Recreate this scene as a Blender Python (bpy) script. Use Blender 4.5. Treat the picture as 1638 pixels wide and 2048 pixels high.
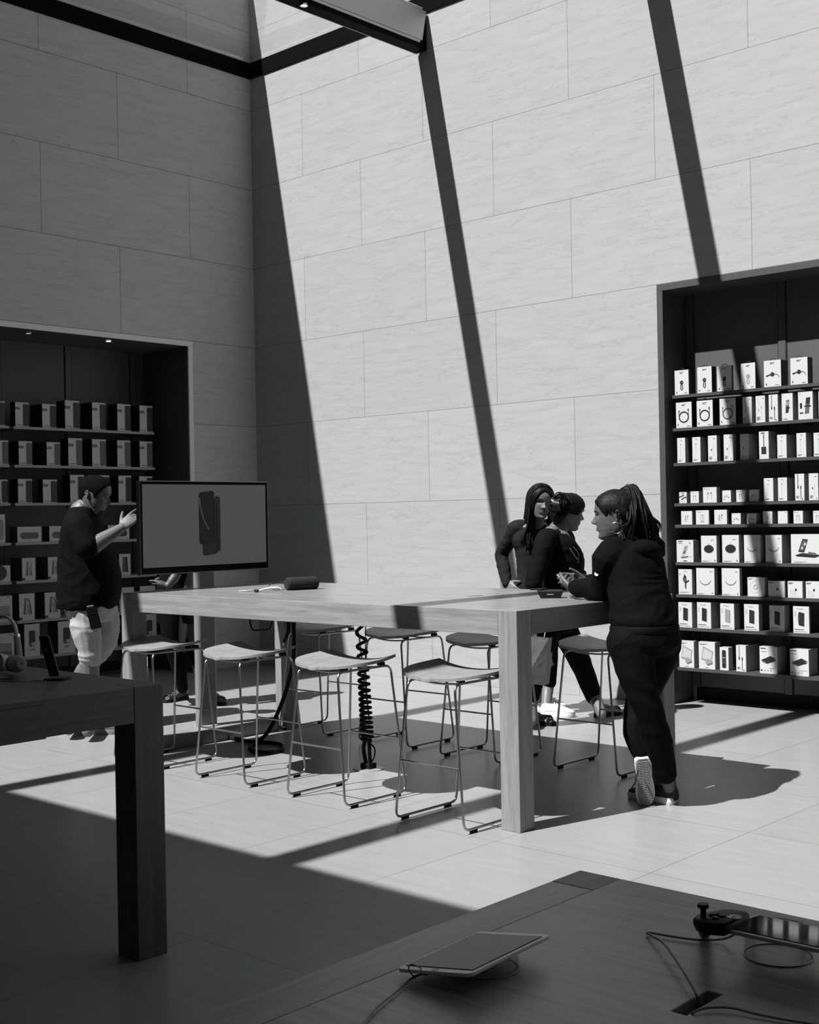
import bpy, bmesh, math, random
from mathutils import Vector, Matrix, noise
random.seed(7)
for o in list(bpy.data.objects): bpy.data.objects.remove(o)
SC = bpy.context.scene; COL = SC.collection
V = Vector

# ------------------------------------------------------------------ camera
FPX, YAW, PITCH, ROLL = 2525.717, -0.7422184, 0.0037709, -0.0183811
CAM = V((9.318164, -7.994775, 1.393669))
FW = V((math.sin(YAW)*math.cos(PITCH), math.cos(YAW)*math.cos(PITCH), math.sin(PITCH)))
_r = V((math.cos(YAW), -math.sin(YAW), 0)); _u = _r.cross(FW)
RT = _r*math.cos(ROLL) + _u*math.sin(ROLL); UP = -_r*math.sin(ROLL) + _u*math.cos(ROLL)
cam = bpy.data.cameras.new('camera'); camo = bpy.data.objects.new('camera', cam); COL.objects.link(camo)
camo.matrix_world = Matrix(((RT.x, UP.x, -FW.x, CAM.x), (RT.y, UP.y, -FW.y, CAM.y), (RT.z, UP.z, -FW.z, CAM.z), (0, 0, 0, 1)))
cam.sensor_fit = 'VERTICAL'; cam.sensor_height = 24; cam.lens = FPX/2048*24; cam.clip_start = .02
SC.camera = camo

# ------------------------------------------------------------------ light and exposure
SC.view_settings.view_transform = 'Standard'; SC.view_settings.look = 'None'
SC.view_settings.gamma = 1; SC.view_settings.use_curve_mapping = False
SC.view_settings.exposure = 0.0
SUN_DIR = V((.178, .725, -1)).normalized()
sun = bpy.data.lights.new('sun', 'SUN'); sun.energy = 10.1; sun.angle = math.radians(.53); sun.color = (1, 1, 1)
suno = bpy.data.objects.new('sun', sun); COL.objects.link(suno); suno.location = (3, -12, 14)
suno.rotation_euler = SUN_DIR.to_track_quat('-Z', 'Y').to_euler()
w = bpy.data.worlds.new('sky'); SC.world = w; w.use_nodes = True
nt = w.node_tree; nt.nodes.clear()
sky = nt.nodes.new('ShaderNodeTexSky'); sky.sky_type = 'NISHITA'; sky.sun_disc = False
sky.sun_elevation = math.radians(53); sky.sun_rotation = math.atan2(-SUN_DIR.x, -SUN_DIR.y)
bw = nt.nodes.new('ShaderNodeRGBToBW'); bgn = nt.nodes.new('ShaderNodeBackground'); wo = nt.nodes.new('ShaderNodeOutputWorld')
bgn.inputs['Strength'].default_value = .042
nt.links.new(sky.outputs[0], bw.inputs[0]); nt.links.new(bw.outputs[0], bgn.inputs[0]); nt.links.new(bgn.outputs[0], wo.inputs[0])

# ------------------------------------------------------------------ picture ray -> point of the place
def ray(px, py): return FW + RT*((px-819)/FPX) - UP*((py-1024)/FPX)
def at(px, py, d): return CAM + ray(px, py)*d
def onax(px, py, ax, val):
    r = ray(px, py); return CAM + r*((val-CAM[ax])/r[ax])
def onz(px, py, z): return onax(px, py, 2, z)
def onx(px, py, x): return onax(px, py, 0, x)
def ony(px, py, y): return onax(px, py, 1, y)

# ------------------------------------------------------------------ materials
MATS = {}
def mat(name, val, rough=.6, metal=0, spec=.5, emit=0, bump=0, bscale=40, var=0, vscale=6, stretch=(1, 1, 1)):
    if name in MATS: return MATS[name]
    m = bpy.data.materials.new(name); m.use_nodes = True; n = m.node_tree; b = n.nodes['Principled BSDF']
    b.inputs['Base Color'].default_value = (val, val, val, 1); b.inputs['Roughness'].default_value = rough
    b.inputs['Metallic'].default_value = metal; b.inputs['Specular IOR Level'].default_value = spec
    if emit:
        b.inputs['Emission Color'].default_value = (1, 1, 1, 1); b.inputs['Emission Strength'].default_value = emit
    if bump or var:
        tc = n.nodes.new('ShaderNodeTexCoord'); mp = n.nodes.new('ShaderNodeMapping'); mp.inputs['Scale'].default_value = stretch
        n.links.new(tc.outputs['Object'], mp.inputs[0])
    if var:
        tx = n.nodes.new('ShaderNodeTexNoise'); tx.inputs['Scale'].default_value = vscale; tx.inputs['Detail'].default_value = 6
        n.links.new(mp.outputs[0], tx.inputs[0])
        mr = n.nodes.new('ShaderNodeMapRange'); mr.inputs[1].default_value = .3; mr.inputs[2].default_value = .7
        mr.inputs[3].default_value = max(0, val-var); mr.inputs[4].default_value = val+var
        n.links.new(tx.outputs[0], mr.inputs[0]); n.links.new(mr.outputs[0], b.inputs['Base Color'])
    if bump:
        t2 = n.nodes.new('ShaderNodeTexNoise'); t2.inputs['Scale'].default_value = bscale; t2.inputs['Detail'].default_value = 4
        n.links.new(mp.outputs[0], t2.inputs[0])
        bp = n.nodes.new('ShaderNodeBump'); bp.inputs['Strength'].default_value = bump; bp.inputs['Distance'].default_value = .01
        n.links.new(t2.outputs[0], bp.inputs['Height']); n.links.new(bp.outputs[0], b.inputs['Normal'])
    MATS[name] = m; return m

def coursed(name, val, bw_, bh, mortar, mval, u_ax, usign, uoff, voff, offset, rough, veins, v_ax='Z', spec=.5):
    """stone laid in courses: joints from a brick texture, thin bedding veins from stretched noise"""
    m = bpy.data.materials.new(name); m.use_nodes = True; n = m.node_tree; b = n.nodes['Principled BSDF']; L = n.links.new
    b.inputs['Roughness'].default_value = rough; b.inputs['Specular IOR Level'].default_value = spec
    g = n.nodes.new('ShaderNodeNewGeometry'); sp = n.nodes.new('ShaderNodeSeparateXYZ'); L(g.outputs['Position'], sp.inputs[0])
    mu = n.nodes.new('ShaderNodeMath'); mu.operation = 'MULTIPLY_ADD'; mu.inputs[1].default_value = usign; mu.inputs[2].default_value = uoff
    L(sp.outputs[u_ax], mu.inputs[0])
    mv = n.nodes.new('ShaderNodeMath'); mv.operation = 'ADD'; mv.inputs[1].default_value = voff; L(sp.outputs[v_ax], mv.inputs[0])
    cb = n.nodes.new('ShaderNodeCombineXYZ'); L(mu.outputs[0], cb.inputs[0]); L(mv.outputs[0], cb.inputs[1])
    br = n.nodes.new('ShaderNodeTexBrick'); br.offset = offset; br.offset_frequency = 2
    br.inputs['Scale'].default_value = 1; br.inputs['Mortar Size'].default_value = mortar; br.inputs['Mortar Smooth'].default_value = .3
    br.inputs['Brick Width'].default_value = bw_; br.inputs['Row Height'].default_value = bh; br.inputs['Bias'].default_value = 0
    br.inputs['Color1'].default_value = (val*.975,)*3+(1,); br.inputs['Color2'].default_value = (val*1.03,)*3+(1,); br.inputs['Mortar'].default_value = (mval,)*3+(1,)
    L(cb.outputs[0], br.inputs['Vector'])
    mp = n.nodes.new('ShaderNodeMapping'); mp.inputs['Scale'].default_value = (1.1, 6.5, 1); mp.inputs['Rotation'].default_value = (0, 0, .05); L(cb.outputs[0], mp.inputs[0])
    nz = n.nodes.new('ShaderNodeTexNoise'); nz.inputs['Scale'].default_value = 1.3; nz.inputs['Detail'].default_value = 9; nz.inputs['Roughness'].default_value = .6; L(mp.outputs[0], nz.inputs[0])
    cr = n.nodes.new('ShaderNodeValToRGB'); e = cr.color_ramp.elements
    e[0].position = .485; e[0].color = (1, 1, 1, 1); e[1].position = .515; e[1].color = (1, 1, 1, 1)
    k = e.new(.5); k.color = (1-veins,)*3+(1,)
    L(nz.outputs[0], cr.inputs[0])
    n2 = n.nodes.new('ShaderNodeTexNoise'); n2.inputs['Scale'].default_value = 3; n2.inputs['Detail'].default_value = 8; L(mp.outputs[0], n2.inputs[0])
    m2 = n.nodes.new('ShaderNodeMapRange'); m2.inputs[1].default_value = .3; m2.inputs[2].default_value = .7; m2.inputs[3].default_value = .94; m2.inputs[4].default_value = 1.04; L(n2.outputs[0], m2.inputs[0])
    x1 = n.nodes.new('ShaderNodeMix'); x1.data_type = 'RGBA'; x1.blend_type = 'MULTIPLY'; x1.inputs[0].default_value = 1
    L(br.outputs[0], x1.inputs[6]); L(cr.outputs[0], x1.inputs[7])
    x2 = n.nodes.new('ShaderNodeMix'); x2.data_type = 'RGBA'; x2.blend_type = 'MULTIPLY'; x2.inputs[0].default_value = 1
    L(x1.outputs[2], x2.inputs[6]); L(m2.outputs[0], x2.inputs[7]); L(x2.outputs[2], b.inputs['Base Color'])
    bp = n.nodes.new('ShaderNodeBump'); bp.inputs['Strength'].default_value = .15; bp.inputs['Distance'].default_value = .004
    L(n2.outputs[0], bp.inputs['Height']); L(bp.outputs[0], b.inputs['Normal'])
    MATS[name] = m; return m

def oak(name, val, axis, rough=.42):
    """straight-grained oak, grain running along the given axis (0 x, 1 y, 2 z)"""
    m = bpy.data.materials.new(name); m.use_nodes = True; n = m.node_tree; b = n.nodes['Principled BSDF']; L = n.links.new
    b.inputs['Roughness'].default_value = rough; b.inputs['Specular IOR Level'].default_value = .45
    g = n.nodes.new('ShaderNodeNewGeometry'); mp = n.nodes.new('ShaderNodeMapping'); s = [26, 26, 26]; s[axis] = 1.6; mp.inputs['Scale'].default_value = s
    L(g.outputs['Position'], mp.inputs[0])
    nz = n.nodes.new('ShaderNodeTexNoise'); nz.inputs['Scale'].default_value = 1.6; nz.inputs['Detail'].default_value = 9; nz.inputs['Roughness'].default_value = .65; nz.inputs['Distortion'].default_value = .6; L(mp.outputs[0], nz.inputs[0])
    mr = n.nodes.new('ShaderNodeMapRange'); mr.inputs[1].default_value = .28; mr.inputs[2].default_value = .72; mr.inputs[3].default_value = val*.68; mr.inputs[4].default_value = val*1.3
    L(nz.outputs[0], mr.inputs[0]); L(mr.outputs[0], b.inputs['Base Color'])
    bp = n.nodes.new('ShaderNodeBump'); bp.inputs['Strength'].default_value = .12; bp.inputs['Distance'].default_value = .004; L(nz.outputs[0], bp.inputs['Height']); L(bp.outputs[0], b.inputs['Normal'])
    MATS[name] = m; return m

def glassy(name, tint=.95, rough=.0, fac=.1, k=.8):
    m = bpy.data.materials.new(name); m.use_nodes = True; n = m.node_tree; n.nodes.clear(); L = n.links.new
    t = n.nodes.new('ShaderNodeBsdfTransparent'); t.inputs[0].default_value = (tint, tint, tint, 1)
    g = n.nodes.new('ShaderNodeBsdfGlossy'); g.inputs['Roughness'].default_value = rough
    fr = n.nodes.new('ShaderNodeFresnel'); fr.inputs[0].default_value = 1.45
    mu = n.nodes.new('ShaderNodeMath'); mu.operation = 'MULTIPLY_ADD'; mu.inputs[1].default_value = k; mu.inputs[2].default_value = fac; mu.use_clamp = True
    mx = n.nodes.new('ShaderNodeMixShader'); o = n.nodes.new('ShaderNodeOutputMaterial')
    L(fr.outputs[0], mu.inputs[0]); L(mu.outputs[0], mx.inputs[0]); L(t.outputs[0], mx.inputs[1]); L(g.outputs[0], mx.inputs[2]); L(mx.outputs[0], o.inputs[0])
    MATS[name] = m; return m

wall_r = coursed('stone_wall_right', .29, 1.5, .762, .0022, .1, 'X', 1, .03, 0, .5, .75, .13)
wall_l = coursed('stone_wall_left', .43, 1.54, .762, .0024, .1, 'Y', -1, -.76+3.08, 0, .5, .75, .16)  # same stone as the right wall, its colour lightened in place of bounce light
floor_m = coursed('stone_floor', .235, .762, .797, .0022, .12, 'X', 1, -5.92+.762*20, 2.987+.797*30, 0, .32, .03, 'Y', .25)
oak_x, oak_y, oak_z = oak('oak_along', .205, 0, .27), oak('oak_across', .15, 1, .35), oak('oak_upright', .19, 2)
dk_x, dk_y, dk_z = oak('walnut_along', .115, 0, .36), oak('walnut_across', .105, 1, .36), oak('walnut_upright', .105, 2, .45)
low_x, low_y = oak('low_oak_along', .30, 0, .36), oak('low_oak_across', .25, 1, .36)
steel = mat('satin_steel', .38, .3, 1); chrome = mat('chrome', .8, .12, 1)
black = mat('black_plastic', .0035, .5, spec=.3); blk_rub = mat('black_rubber', .004, .7, spec=.2); blk_gl = mat('black_gloss', .003, .08)
blk_metal = mat('black_metal', .002, .6, spec=.04); grey_metal = mat('grey_metal', .55, .5, .35); pale_metal = mat('pale_metal', .5, .4, .6)
panel = mat('charcoal_panel', .064, .5, var=.006, vscale=2); shelf_m = mat('shelf_metal', .045, .45); void = mat('dark_recess', .01, .9)
white = mat('white_plastic', .55, .35); paper = mat('white_card', .43, .5); cardgrey = mat('pale_card', .3, .6)
ink = mat('ink_black', .008, .5); inkm = mat('ink_mid', .07, .5); inkl = mat('ink_light', .2, .5); inkp = mat('ink_pale', .36, .5)
plaster = mat('plaster', .05, .8)
skyglass = glassy('skylight_glass', .99, 0, .0, .22); acrylic = glassy('clear_acrylic', .95, .02, .0, .3)

# ------------------------------------------------------------------ mesh helpers
def tag(o, label=None, cat=None, group=None, kind=None):
    if label: o['label'] = label
    if cat: o['category'] = cat
    if group: o['group'] = group
    if kind: o['kind'] = kind
    return o
def empty(name, loc, rz=0):
    o = bpy.data.objects.new(name, None); COL.objects.link(o); o.location = loc; o.rotation_euler = (0, 0, rz); o.empty_display_size = .1; return o
def thing(name, label, cat, loc, group=None, rz=0): return tag(empty(name, loc, rz), label, cat, group)

def spline(pts, sub=6):
    P = [V(p) for p in pts]; out = []
    if len(P) < 3: return P
    for i in range(len(P)-1):
        a = P[max(i-1, 0)]; b = P[i]; c = P[i+1]; d = P[min(i+2, len(P)-1)]
        for k in range(sub):
            t = k/sub
            out.append(.5*((2*b)+(c-a)*t+(2*a-5*b+4*c-d)*t*t+(3*b-a-3*c+d)*t**3))
    out.append(P[-1]); return out
def fillet(pts, r, n=5, closed=False):
    P = [V(p) for p in pts]; out = []; N = len(P)
    for i in range(N):
        if not closed and i in (0, N-1): out.append(P[i]); continue
        a, b, c = P[i-1], P[i], P[(i+1) % N]
        u, v = (a-b), (c-b); ru = min(r, u.length*.45, v.length*.45); p, q = b+u.normalized()*ru, b+v.normalized()*ru
        for k in range(n+1):
            t = k/n; out.append((1-t)**2*p+2*t*(1-t)*b+t*t*q)
    return out
def lerp(a, b, t): return a+(b-a)*t

class MB:
    def __init__(s): s.v = []; s.f = []; s.m = []
    def add(s, vs, fs, mi=0):
        k = len(s.v); s.v += [V(p) for p in vs]; s.f += [[i+k for i in f] for f in fs]; s.m += [mi]*len(fs); return s
    def box(s, x0, x1, y0, y1, z0, z1, mi=0):
        return s.add([(x, y, z) for z in (z0, z1) for y in (y0, y1) for x in (x0, x1)], [(0, 2, 3, 1), (4, 5, 7, 6), (0, 1, 5, 4), (2, 6, 7, 3), (0, 4, 6, 2), (1, 3, 7, 5)], mi)
    def fbox(s, o, ax, ay, az, mi=0):      # box from a corner and three edge vectors
        o, ax, ay, az = V(o), V(ax), V(ay), V(az)
        fl = ax.cross(ay).dot(az) < 0
        fs = [(0, 2, 3, 1), (4, 5, 7, 6), (0, 1, 5, 4), (2, 6, 7, 3), (0, 4, 6, 2), (1, 3, 7, 5)]
        return s.add([o+ax*i+ay*j+az*k for k in (0, 1) for j in (0, 1) for i in (0, 1)], [tuple(reversed(f)) if fl else f for f in fs], mi)
    def loft(s, rings, mi=0, cap=True, closed=False):
        n = len(rings[0]); vs = [p for r in rings for p in r]; fs = []
        for i in range(len(rings)-(0 if closed else 1)):
            j = (i+1) % len(rings)
            for k in range(n): fs.append((i*n+k, i*n+(k+1) % n, j*n+(k+1) % n, j*n+k))
        if cap and not closed: fs.append(tuple(range(n-1, -1, -1))); fs.append(tuple((len(rings)-1)*n+k for k in range(n)))
        return s.add(vs, fs, mi)
    def tube(s, pts, r, n=8, mi=0, closed=False, flat=1, ref=None, dome=False):
        P = [V(p) for p in pts]; N = len(P); R = list(r) if hasattr(r, '__len__') else [r]*N
        if dome and not closed:
            a = (P[0]-P[1]).normalized(); b = (P[-1]-P[-2]).normalized()
            pre = [(P[0]+a*R[0]*c, R[0]*q) for c, q in ((.97, .25), (.72, .7), (.38, .92))]; post = [(P[-1]+b*R[-1]*c, R[-1]*q) for c, q in ((.38, .92), (.72, .7), (.97, .25))]
            P = [p for p, _ in pre]+P+[p for p, _ in post]; R = [q for _, q in pre]+R+[q for _, q in post]; N = len(P)
        rings = []; up = None
        for i in range(N):
            t = (P[(i+1) % N]-P[i-1]) if closed else (P[min(i+1, N-1)]-P[max(i-1, 0)])
            if t.length < 1e-9: t = V((0, 0, 1))
            t.normalize()
            if up is None:
                up = V(ref) if ref is not None else (V((0, 0, 1)) if abs(t.z) < .9 else V((1, 0, 0)))
            up = (up-t*up.dot(t))
            if up.length < 1e-6: up = t.orthogonal()
            up.normalize(); sd = t.cross(up)
            rings.append([P[i]+(sd*math.cos(2*math.pi*k/n)+up*(math.sin(2*math.pi*k/n)*flat))*R[i] for k in range(n)])
        return s.loft(rings, mi, True, closed)
    def lathe(s, prof, c=(0, 0, 0), n=24, mi=0, ax=(0, 0, 1), cap=True):
        c = V(c); z = V(ax).normalized(); x = z.orthogonal().normalized(); y = z.cross(x)
        return s.loft([[c+z*h+(x*math.cos(2*math.pi*k/n)+y*math.sin(2*math.pi*k/n))*max(r, 1e-4) for k in range(n)] for r, h in prof], mi, cap)
    def ell(s, c, rx, ry, rz, B=None, nu=14, nv=9, mi=0):
        c = V(c); X, Y, Z = B if B else (V((1, 0, 0)), V((0, 1, 0)), V((0, 0, 1)))
        rings = []
        for j in range(nv+1):
            a = math.pi*(j/nv); a = min(max(a, .06), math.pi-.06)
            rings.append([c+X*(rx*math.sin(a)*math.cos(2*math.pi*k/nu))+Y*(ry*math.sin(a)*math.sin(2*math.pi*k/nu))-Z*(rz*math.cos(a)) for k in range(nu)])
        return s.loft(rings, mi)
    def prism(s, poly, o, ux, uy, uz, mi=0):    # polygon (u,v) in plane o+u*ux+v*uy, extruded along uz
        o, ux, uy, uz = V(o), V(ux), V(uy), V(uz); n = len(poly)
        a = [o+ux*p[0]+uy*p[1] for p in poly]; b = [p+uz for p in a]
        return s.add(a+b, [tuple(range(n-1, -1, -1)), tuple(range(n, 2*n))]+[(k, (k+1) % n, n+(k+1) % n, n+k) for k in range(n)], mi)
    def mesh(s, name, mats, smooth=False, fix=True):
        me = bpy.data.meshes.new(name); me.from_pydata([tuple(p) for p in s.v], [], s.f)
        for m in (mats if isinstance(mats, (list, tuple)) else [mats]): me.materials.append(m)
        me.polygons.foreach_set('material_index', s.m)
        if fix:
            bm = bmesh.new(); bm.from_mesh(me); bmesh.ops.recalc_face_normals(bm, faces=bm.faces); bm.to_mesh(me); bm.free()
        if smooth is True: me.polygons.foreach_set('use_smooth', [True]*len(me.polygons))
        elif smooth:
            me.polygons.foreach_set('use_smooth', [True]*len(me.polygons)); me.set_sharp_from_angle(angle=math.radians(smooth))
        me.update(); return me
    def build(s, name, mats, parent=None, smooth=False, bevel=0, loc=None, seg=2, fix=True):
        o = bpy.data.objects.new(name, s.mesh(name, mats, smooth, fix)); COL.objects.link(o)
        if parent: attach(o, parent)
        if loc is not None: o.location = loc
        if bevel:
            b = o.modifiers.new('bevel', 'BEVEL'); b.width = bevel; b.segments = seg; b.limit_method = 'ANGLE'; b.angle_limit = math.radians(40)
        return o
def local_to(o): return Matrix.Translation(o.location) @ o.rotation_euler.to_matrix().to_4x4()
def chain_mat(o): return local_to(o) if o.parent is None else chain_mat(o.parent) @ o.matrix_parent_inverse @ local_to(o)
def attach(o, parent): o.parent = parent; o.matrix_parent_inverse = chain_mat(parent).inverted()      # meshes are written in world coordinates
def dup(root, delta, label=None):
    r = root.copy(); COL.objects.link(r); r.location = root.location+V(delta)
    if label: r['label'] = label
    for ch in root.children:
        c = ch.copy(); COL.objects.link(c); c.parent = r; c.matrix_parent_inverse = ch.matrix_parent_inverse.copy()
        for g in ch.children:
            d = g.copy(); COL.objects.link(d); d.parent = c; d.matrix_parent_inverse = g.matrix_parent_inverse.copy()
    return r
def gridslab(mb, xs, ys, z0, z1, solid, mi=0):
    nx, ny = len(xs)-1, len(ys)-1; ok = lambda i, j: 0 <= i < nx and 0 <= j < ny and solid(i, j)
    for i in range(nx):
        for j in range(ny):
            if not ok(i, j): continue
            a, b, c, d = xs[i], xs[i+1], ys[j], ys[j+1]
            mb.add([(a, c, z1), (b, c, z1), (b, d, z1), (a, d, z1)], [(0, 1, 2, 3)], mi); mb.add([(a, c, z0), (a, d, z0), (b, d, z0), (b, c, z0)], [(0, 1, 2, 3)], mi)
            if not ok(i-1, j): mb.add([(a, c, z0), (a, c, z1), (a, d, z1), (a, d, z0)], [(0, 1, 2, 3)], mi)
            if not ok(i+1, j): mb.add([(b, c, z0), (b, d, z0), (b, d, z1), (b, c, z1)], [(0, 1, 2, 3)], mi)
            if not ok(i, j-1): mb.add([(a, c, z0), (b, c, z0), (b, c, z1), (a, c, z1)], [(0, 1, 2, 3)], mi)
            if not ok(i, j+1): mb.add([(a, d, z0), (a, d, z1), (b, d, z1), (b, d, z0)], [(0, 1, 2, 3)], mi)
    return mb
def weld(me):
    bm = bmesh.new(); bm.from_mesh(me); bmesh.ops.remove_doubles(bm, verts=bm.verts, dist=1e-5); bmesh.ops.recalc_face_normals(bm, faces=bm.faces); bm.to_mesh(me); bm.free()
def text_tris(txt, size):
    c = bpy.data.curves.new('lettering', 'FONT'); c.body = txt; c.size = size; c.align_x = 'CENTER'; c.resolution_u = 3
    o = bpy.data.objects.new('lettering', c); me = bpy.data.meshes.new_from_object(o)
    r = ([tuple(v.co) for v in me.vertices], [tuple(p.vertices) for p in me.polygons])
    bpy.data.objects.remove(o); bpy.data.curves.remove(c); bpy.data.meshes.remove(me); return r

# ------------------------------------------------------------------ the setting
def structure(o): return tag(o, kind='structure')
structure(MB().box(-1.6, 17, -17, 1.2, -.25, 0).build('floor', floor_m))
AX0, AX1, ATOP = 4.465, 9.2, 3.045            # niche in the right-hand wall
LY0, LY1 = -6.2, -.757                        # niche in the left-hand wall
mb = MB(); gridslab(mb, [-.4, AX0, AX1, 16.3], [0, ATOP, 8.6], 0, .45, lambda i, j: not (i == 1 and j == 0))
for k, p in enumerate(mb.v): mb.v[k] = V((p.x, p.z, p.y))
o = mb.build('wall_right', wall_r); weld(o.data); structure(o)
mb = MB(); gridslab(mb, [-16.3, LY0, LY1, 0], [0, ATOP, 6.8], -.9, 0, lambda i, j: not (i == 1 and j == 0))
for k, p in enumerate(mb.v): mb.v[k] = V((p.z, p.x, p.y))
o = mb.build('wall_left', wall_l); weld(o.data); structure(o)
structure(MB().box(-.4, 16.6, -16.6, -16.3, 0, 5.8).build('wall_near', plaster))
structure(MB().box(16.3, 16.6, -16.3, 0, 0, 5.8).build('wall_far', plaster))
mb = MB(); mb.box(0, 16.3, -16.3, -8.75, 5.7, 5.78); mb.box(11.8, 16.3, -8.75, 0, 5.7, 5.78); structure(mb.build('ceiling', plaster))
# skylight: black rails along the two walls, beams, sheets of glass
structure(MB().box(0, 11.8, -.012, 0, 5.645, 5.765).box(0, 11.8, -.008, 0, 5.765, 5.80).build('trim_1', blk_metal))
structure(MB().box(0, .012, -8.75, -.012, 5.645, 5.765).box(0, .008, -8.75, -.008, 5.765, 5.80).build('trim_2', blk_metal))
BX = [2.18+2.22*k for k in range(5)]
for k, x in enumerate(BX):
    b = structure(MB().box(x+.012, x+.108, -8.75, -.012, 5.36, 5.64).box(x+.004, x+.118, -8.75, -.02, 5.318, 5.35).build('trim_%d' % (3+k), blk_metal))
    for sx, nm in ((x+.108, 1), (x, 0)):
        MB().prism([(-8.75, 5.39), (-.075, 5.39), (-.02, 5.645), (-8.75, 5.645)], (sx, 0, 0), (0, 1, 0), (0, 0, 1), (.012, 0, 0)).build('cover_plate', grey_metal, b)
    MB().tube([(x+.104, -8.7, 5.378), (x+.104, -.1, 5.378)], .016, 8).build('lower_rod', pale_metal, b, 60)
    MB().tube([(x+.105, -8.7, 5.66), (x+.105, -.06, 5.66)], .013, 8).build('upper_rod', pale_metal, b, 60)
    MB().box(x-.003, x+.004, -8.75, -.02, 5.316, 5.336).build('flange_lip', pale_metal, b)
xs = [.02]+[x+.06 for x in BX]+[11.8]
for k in range(len(xs)-1):
    structure(MB().box(xs[k]+.008, xs[k+1]-.008, -8.7, -.01, 5.802, 5.822).build('window_%d' % (k+1), skyglass))
p = onz(610, 5, 5.33)
t = thing('spotlight', 'tiny bright spotlight under the steel beam of the skylight', 'light', (BX[0]+.09, p.y, 5.325))
MB().lathe([(.026, 0), (.032, -.004), (.03, -.018), (.022, -.018), (.02, -.006)], t.location, 20).build('bezel', chrome, t, 40)
MB().lathe([(.019, -.004), (.019, -.010)], t.location, 16).build('lamp_lens', mat('lamp_glow', .9, .3, emit=8), t)

# ------------------------------------------------------------------ shelving set into the walls
def niche(name, label, to, u0, u1, depth, trim, ups, shelves, bays, s0, frame_m, plate_m=None):
    """to(u, w, z): u along the wall to the right as one faces it, w into the wall"""
    t = thing(name, label, 'shelving', to((u0+u1)/2, 0, 0))
    def bx(nm, a, b, w0, w1, z0, z1, m, bev=.0015, mb=None):
        o, x, y = to(a, w0, z0), to(b, w0, z0), to(a, w1, z0)
        q = (mb or MB()).fbox(o, x-o, y-o, (0, 0, z1-z0)); return q.build(nm, m, t, bevel=bev) if nm else q
    z1 = ATOP; m = MB()
    for a, b, c, d in ((u0, u0+trim, 0, z1), (u1-trim, u1, 0, z1), (u0+trim, u1-trim, z1-trim, z1)): bx(None, a, b, -.006, .012, c, d, None, mb=m)
    m.build('frame', frame_m, t, bevel=.001)
    for a, b in ((u0, u0+trim), (u1-trim, u1)): bx('side_panel', a, b, .012, depth+.02, 0, z1, panel)
    bx('soffit', u0+trim, u1-trim, .012, depth+.02, z1-trim, z1, panel)
    bx('back_panel', u0+trim, u1-trim, depth, depth+.03, .105, z1-trim, panel)
    bx('kick_recess', u0+trim, u1-trim, depth+.06, depth+.09, 0, .3, void)
    for a, b in ups:
        g = MB()
        for e in (a-.008, b): bx(None, e, e+.008, depth-.004, depth+.001, .1, z1-trim, None, mb=g)
        up = bx('upright', a, b, depth-.012, depth, .1, z1-trim, mat('upright_panel', .06, .45)); g.build('shadow_gap', void, t)
    for z in shelves:
        for a, b in bays:
            m = MB(); bx(None, a, b, s0, s0+.008, z-.022, z, None, mb=m); bx(None, a, b, s0+.008, depth-.013, z-.008, z, None, mb=m)
            n = max(2, int((b-a)/.7))
            for k in range(n):       # bracket fins under the plate
                e = a+.05+(b-a-.1)*k/(n-1); bx(None, e, e+.006, s0+.06, depth-.013, z-.028, z-.008, None, mb=m)
            m.build('shelf', plate_m or shelf_m, t)
    return t
RZ = [2.236, 1.998, 1.746, 1.455, 1.300, 1.030, .798, .560, .271]
LZ = [2.217, 1.892, 1.570, 1.237, .911, .576, .267]
RD, LD = .31, .69
niche('shelving_niche', 'dark recessed product shelving in the sunlit wall on the right', lambda u, w, z: V((u, w, z)), AX0, AX1, RD, .048,
      [(4.527+.725*k, 4.582+.725*k) for k in range(7)], RZ, [(4.552, AX1-.09)], .04, mat('frame_grey', .05, .45))
niche('shelving_niche', 'dark recessed product shelving in the shaded wall on the left', lambda u, w, z: V((-w, u, z)), LY0, LY1, LD, .048,
      [(-.965-.7*k, -.905-.7*k) for k in range(8)], LZ, [(-2.41, -.978), (-4.0, -2.455), (-5.6, -4.05)], .30, mat('frame_pale', .62, .45), mat('shelf_pale', .26, .45))
for (px, py), e, lb in (((217, 682), 14, 'lit downlight in the soffit of the left wall niche'), ((57, 666), .6, 'dim downlight near the left picture edge in the niche soffit')):
    p = onz(px, py, 2.995)
    t = thing('downlight', lb, 'light', (p.x, p.y, 2.997), 'downlights in the left niche')
    MB().lathe([(.034, 0), (.034, -.006), (.027, -.006), (.024, -.001)], p, 20).build('bezel', chrome, t, 40)
    MB().lathe([(.022, 0), (.022, -.003)], p, 16).build('lamp_lens', mat('lens_%d' % e, .8, .3, emit=e), t)
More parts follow.
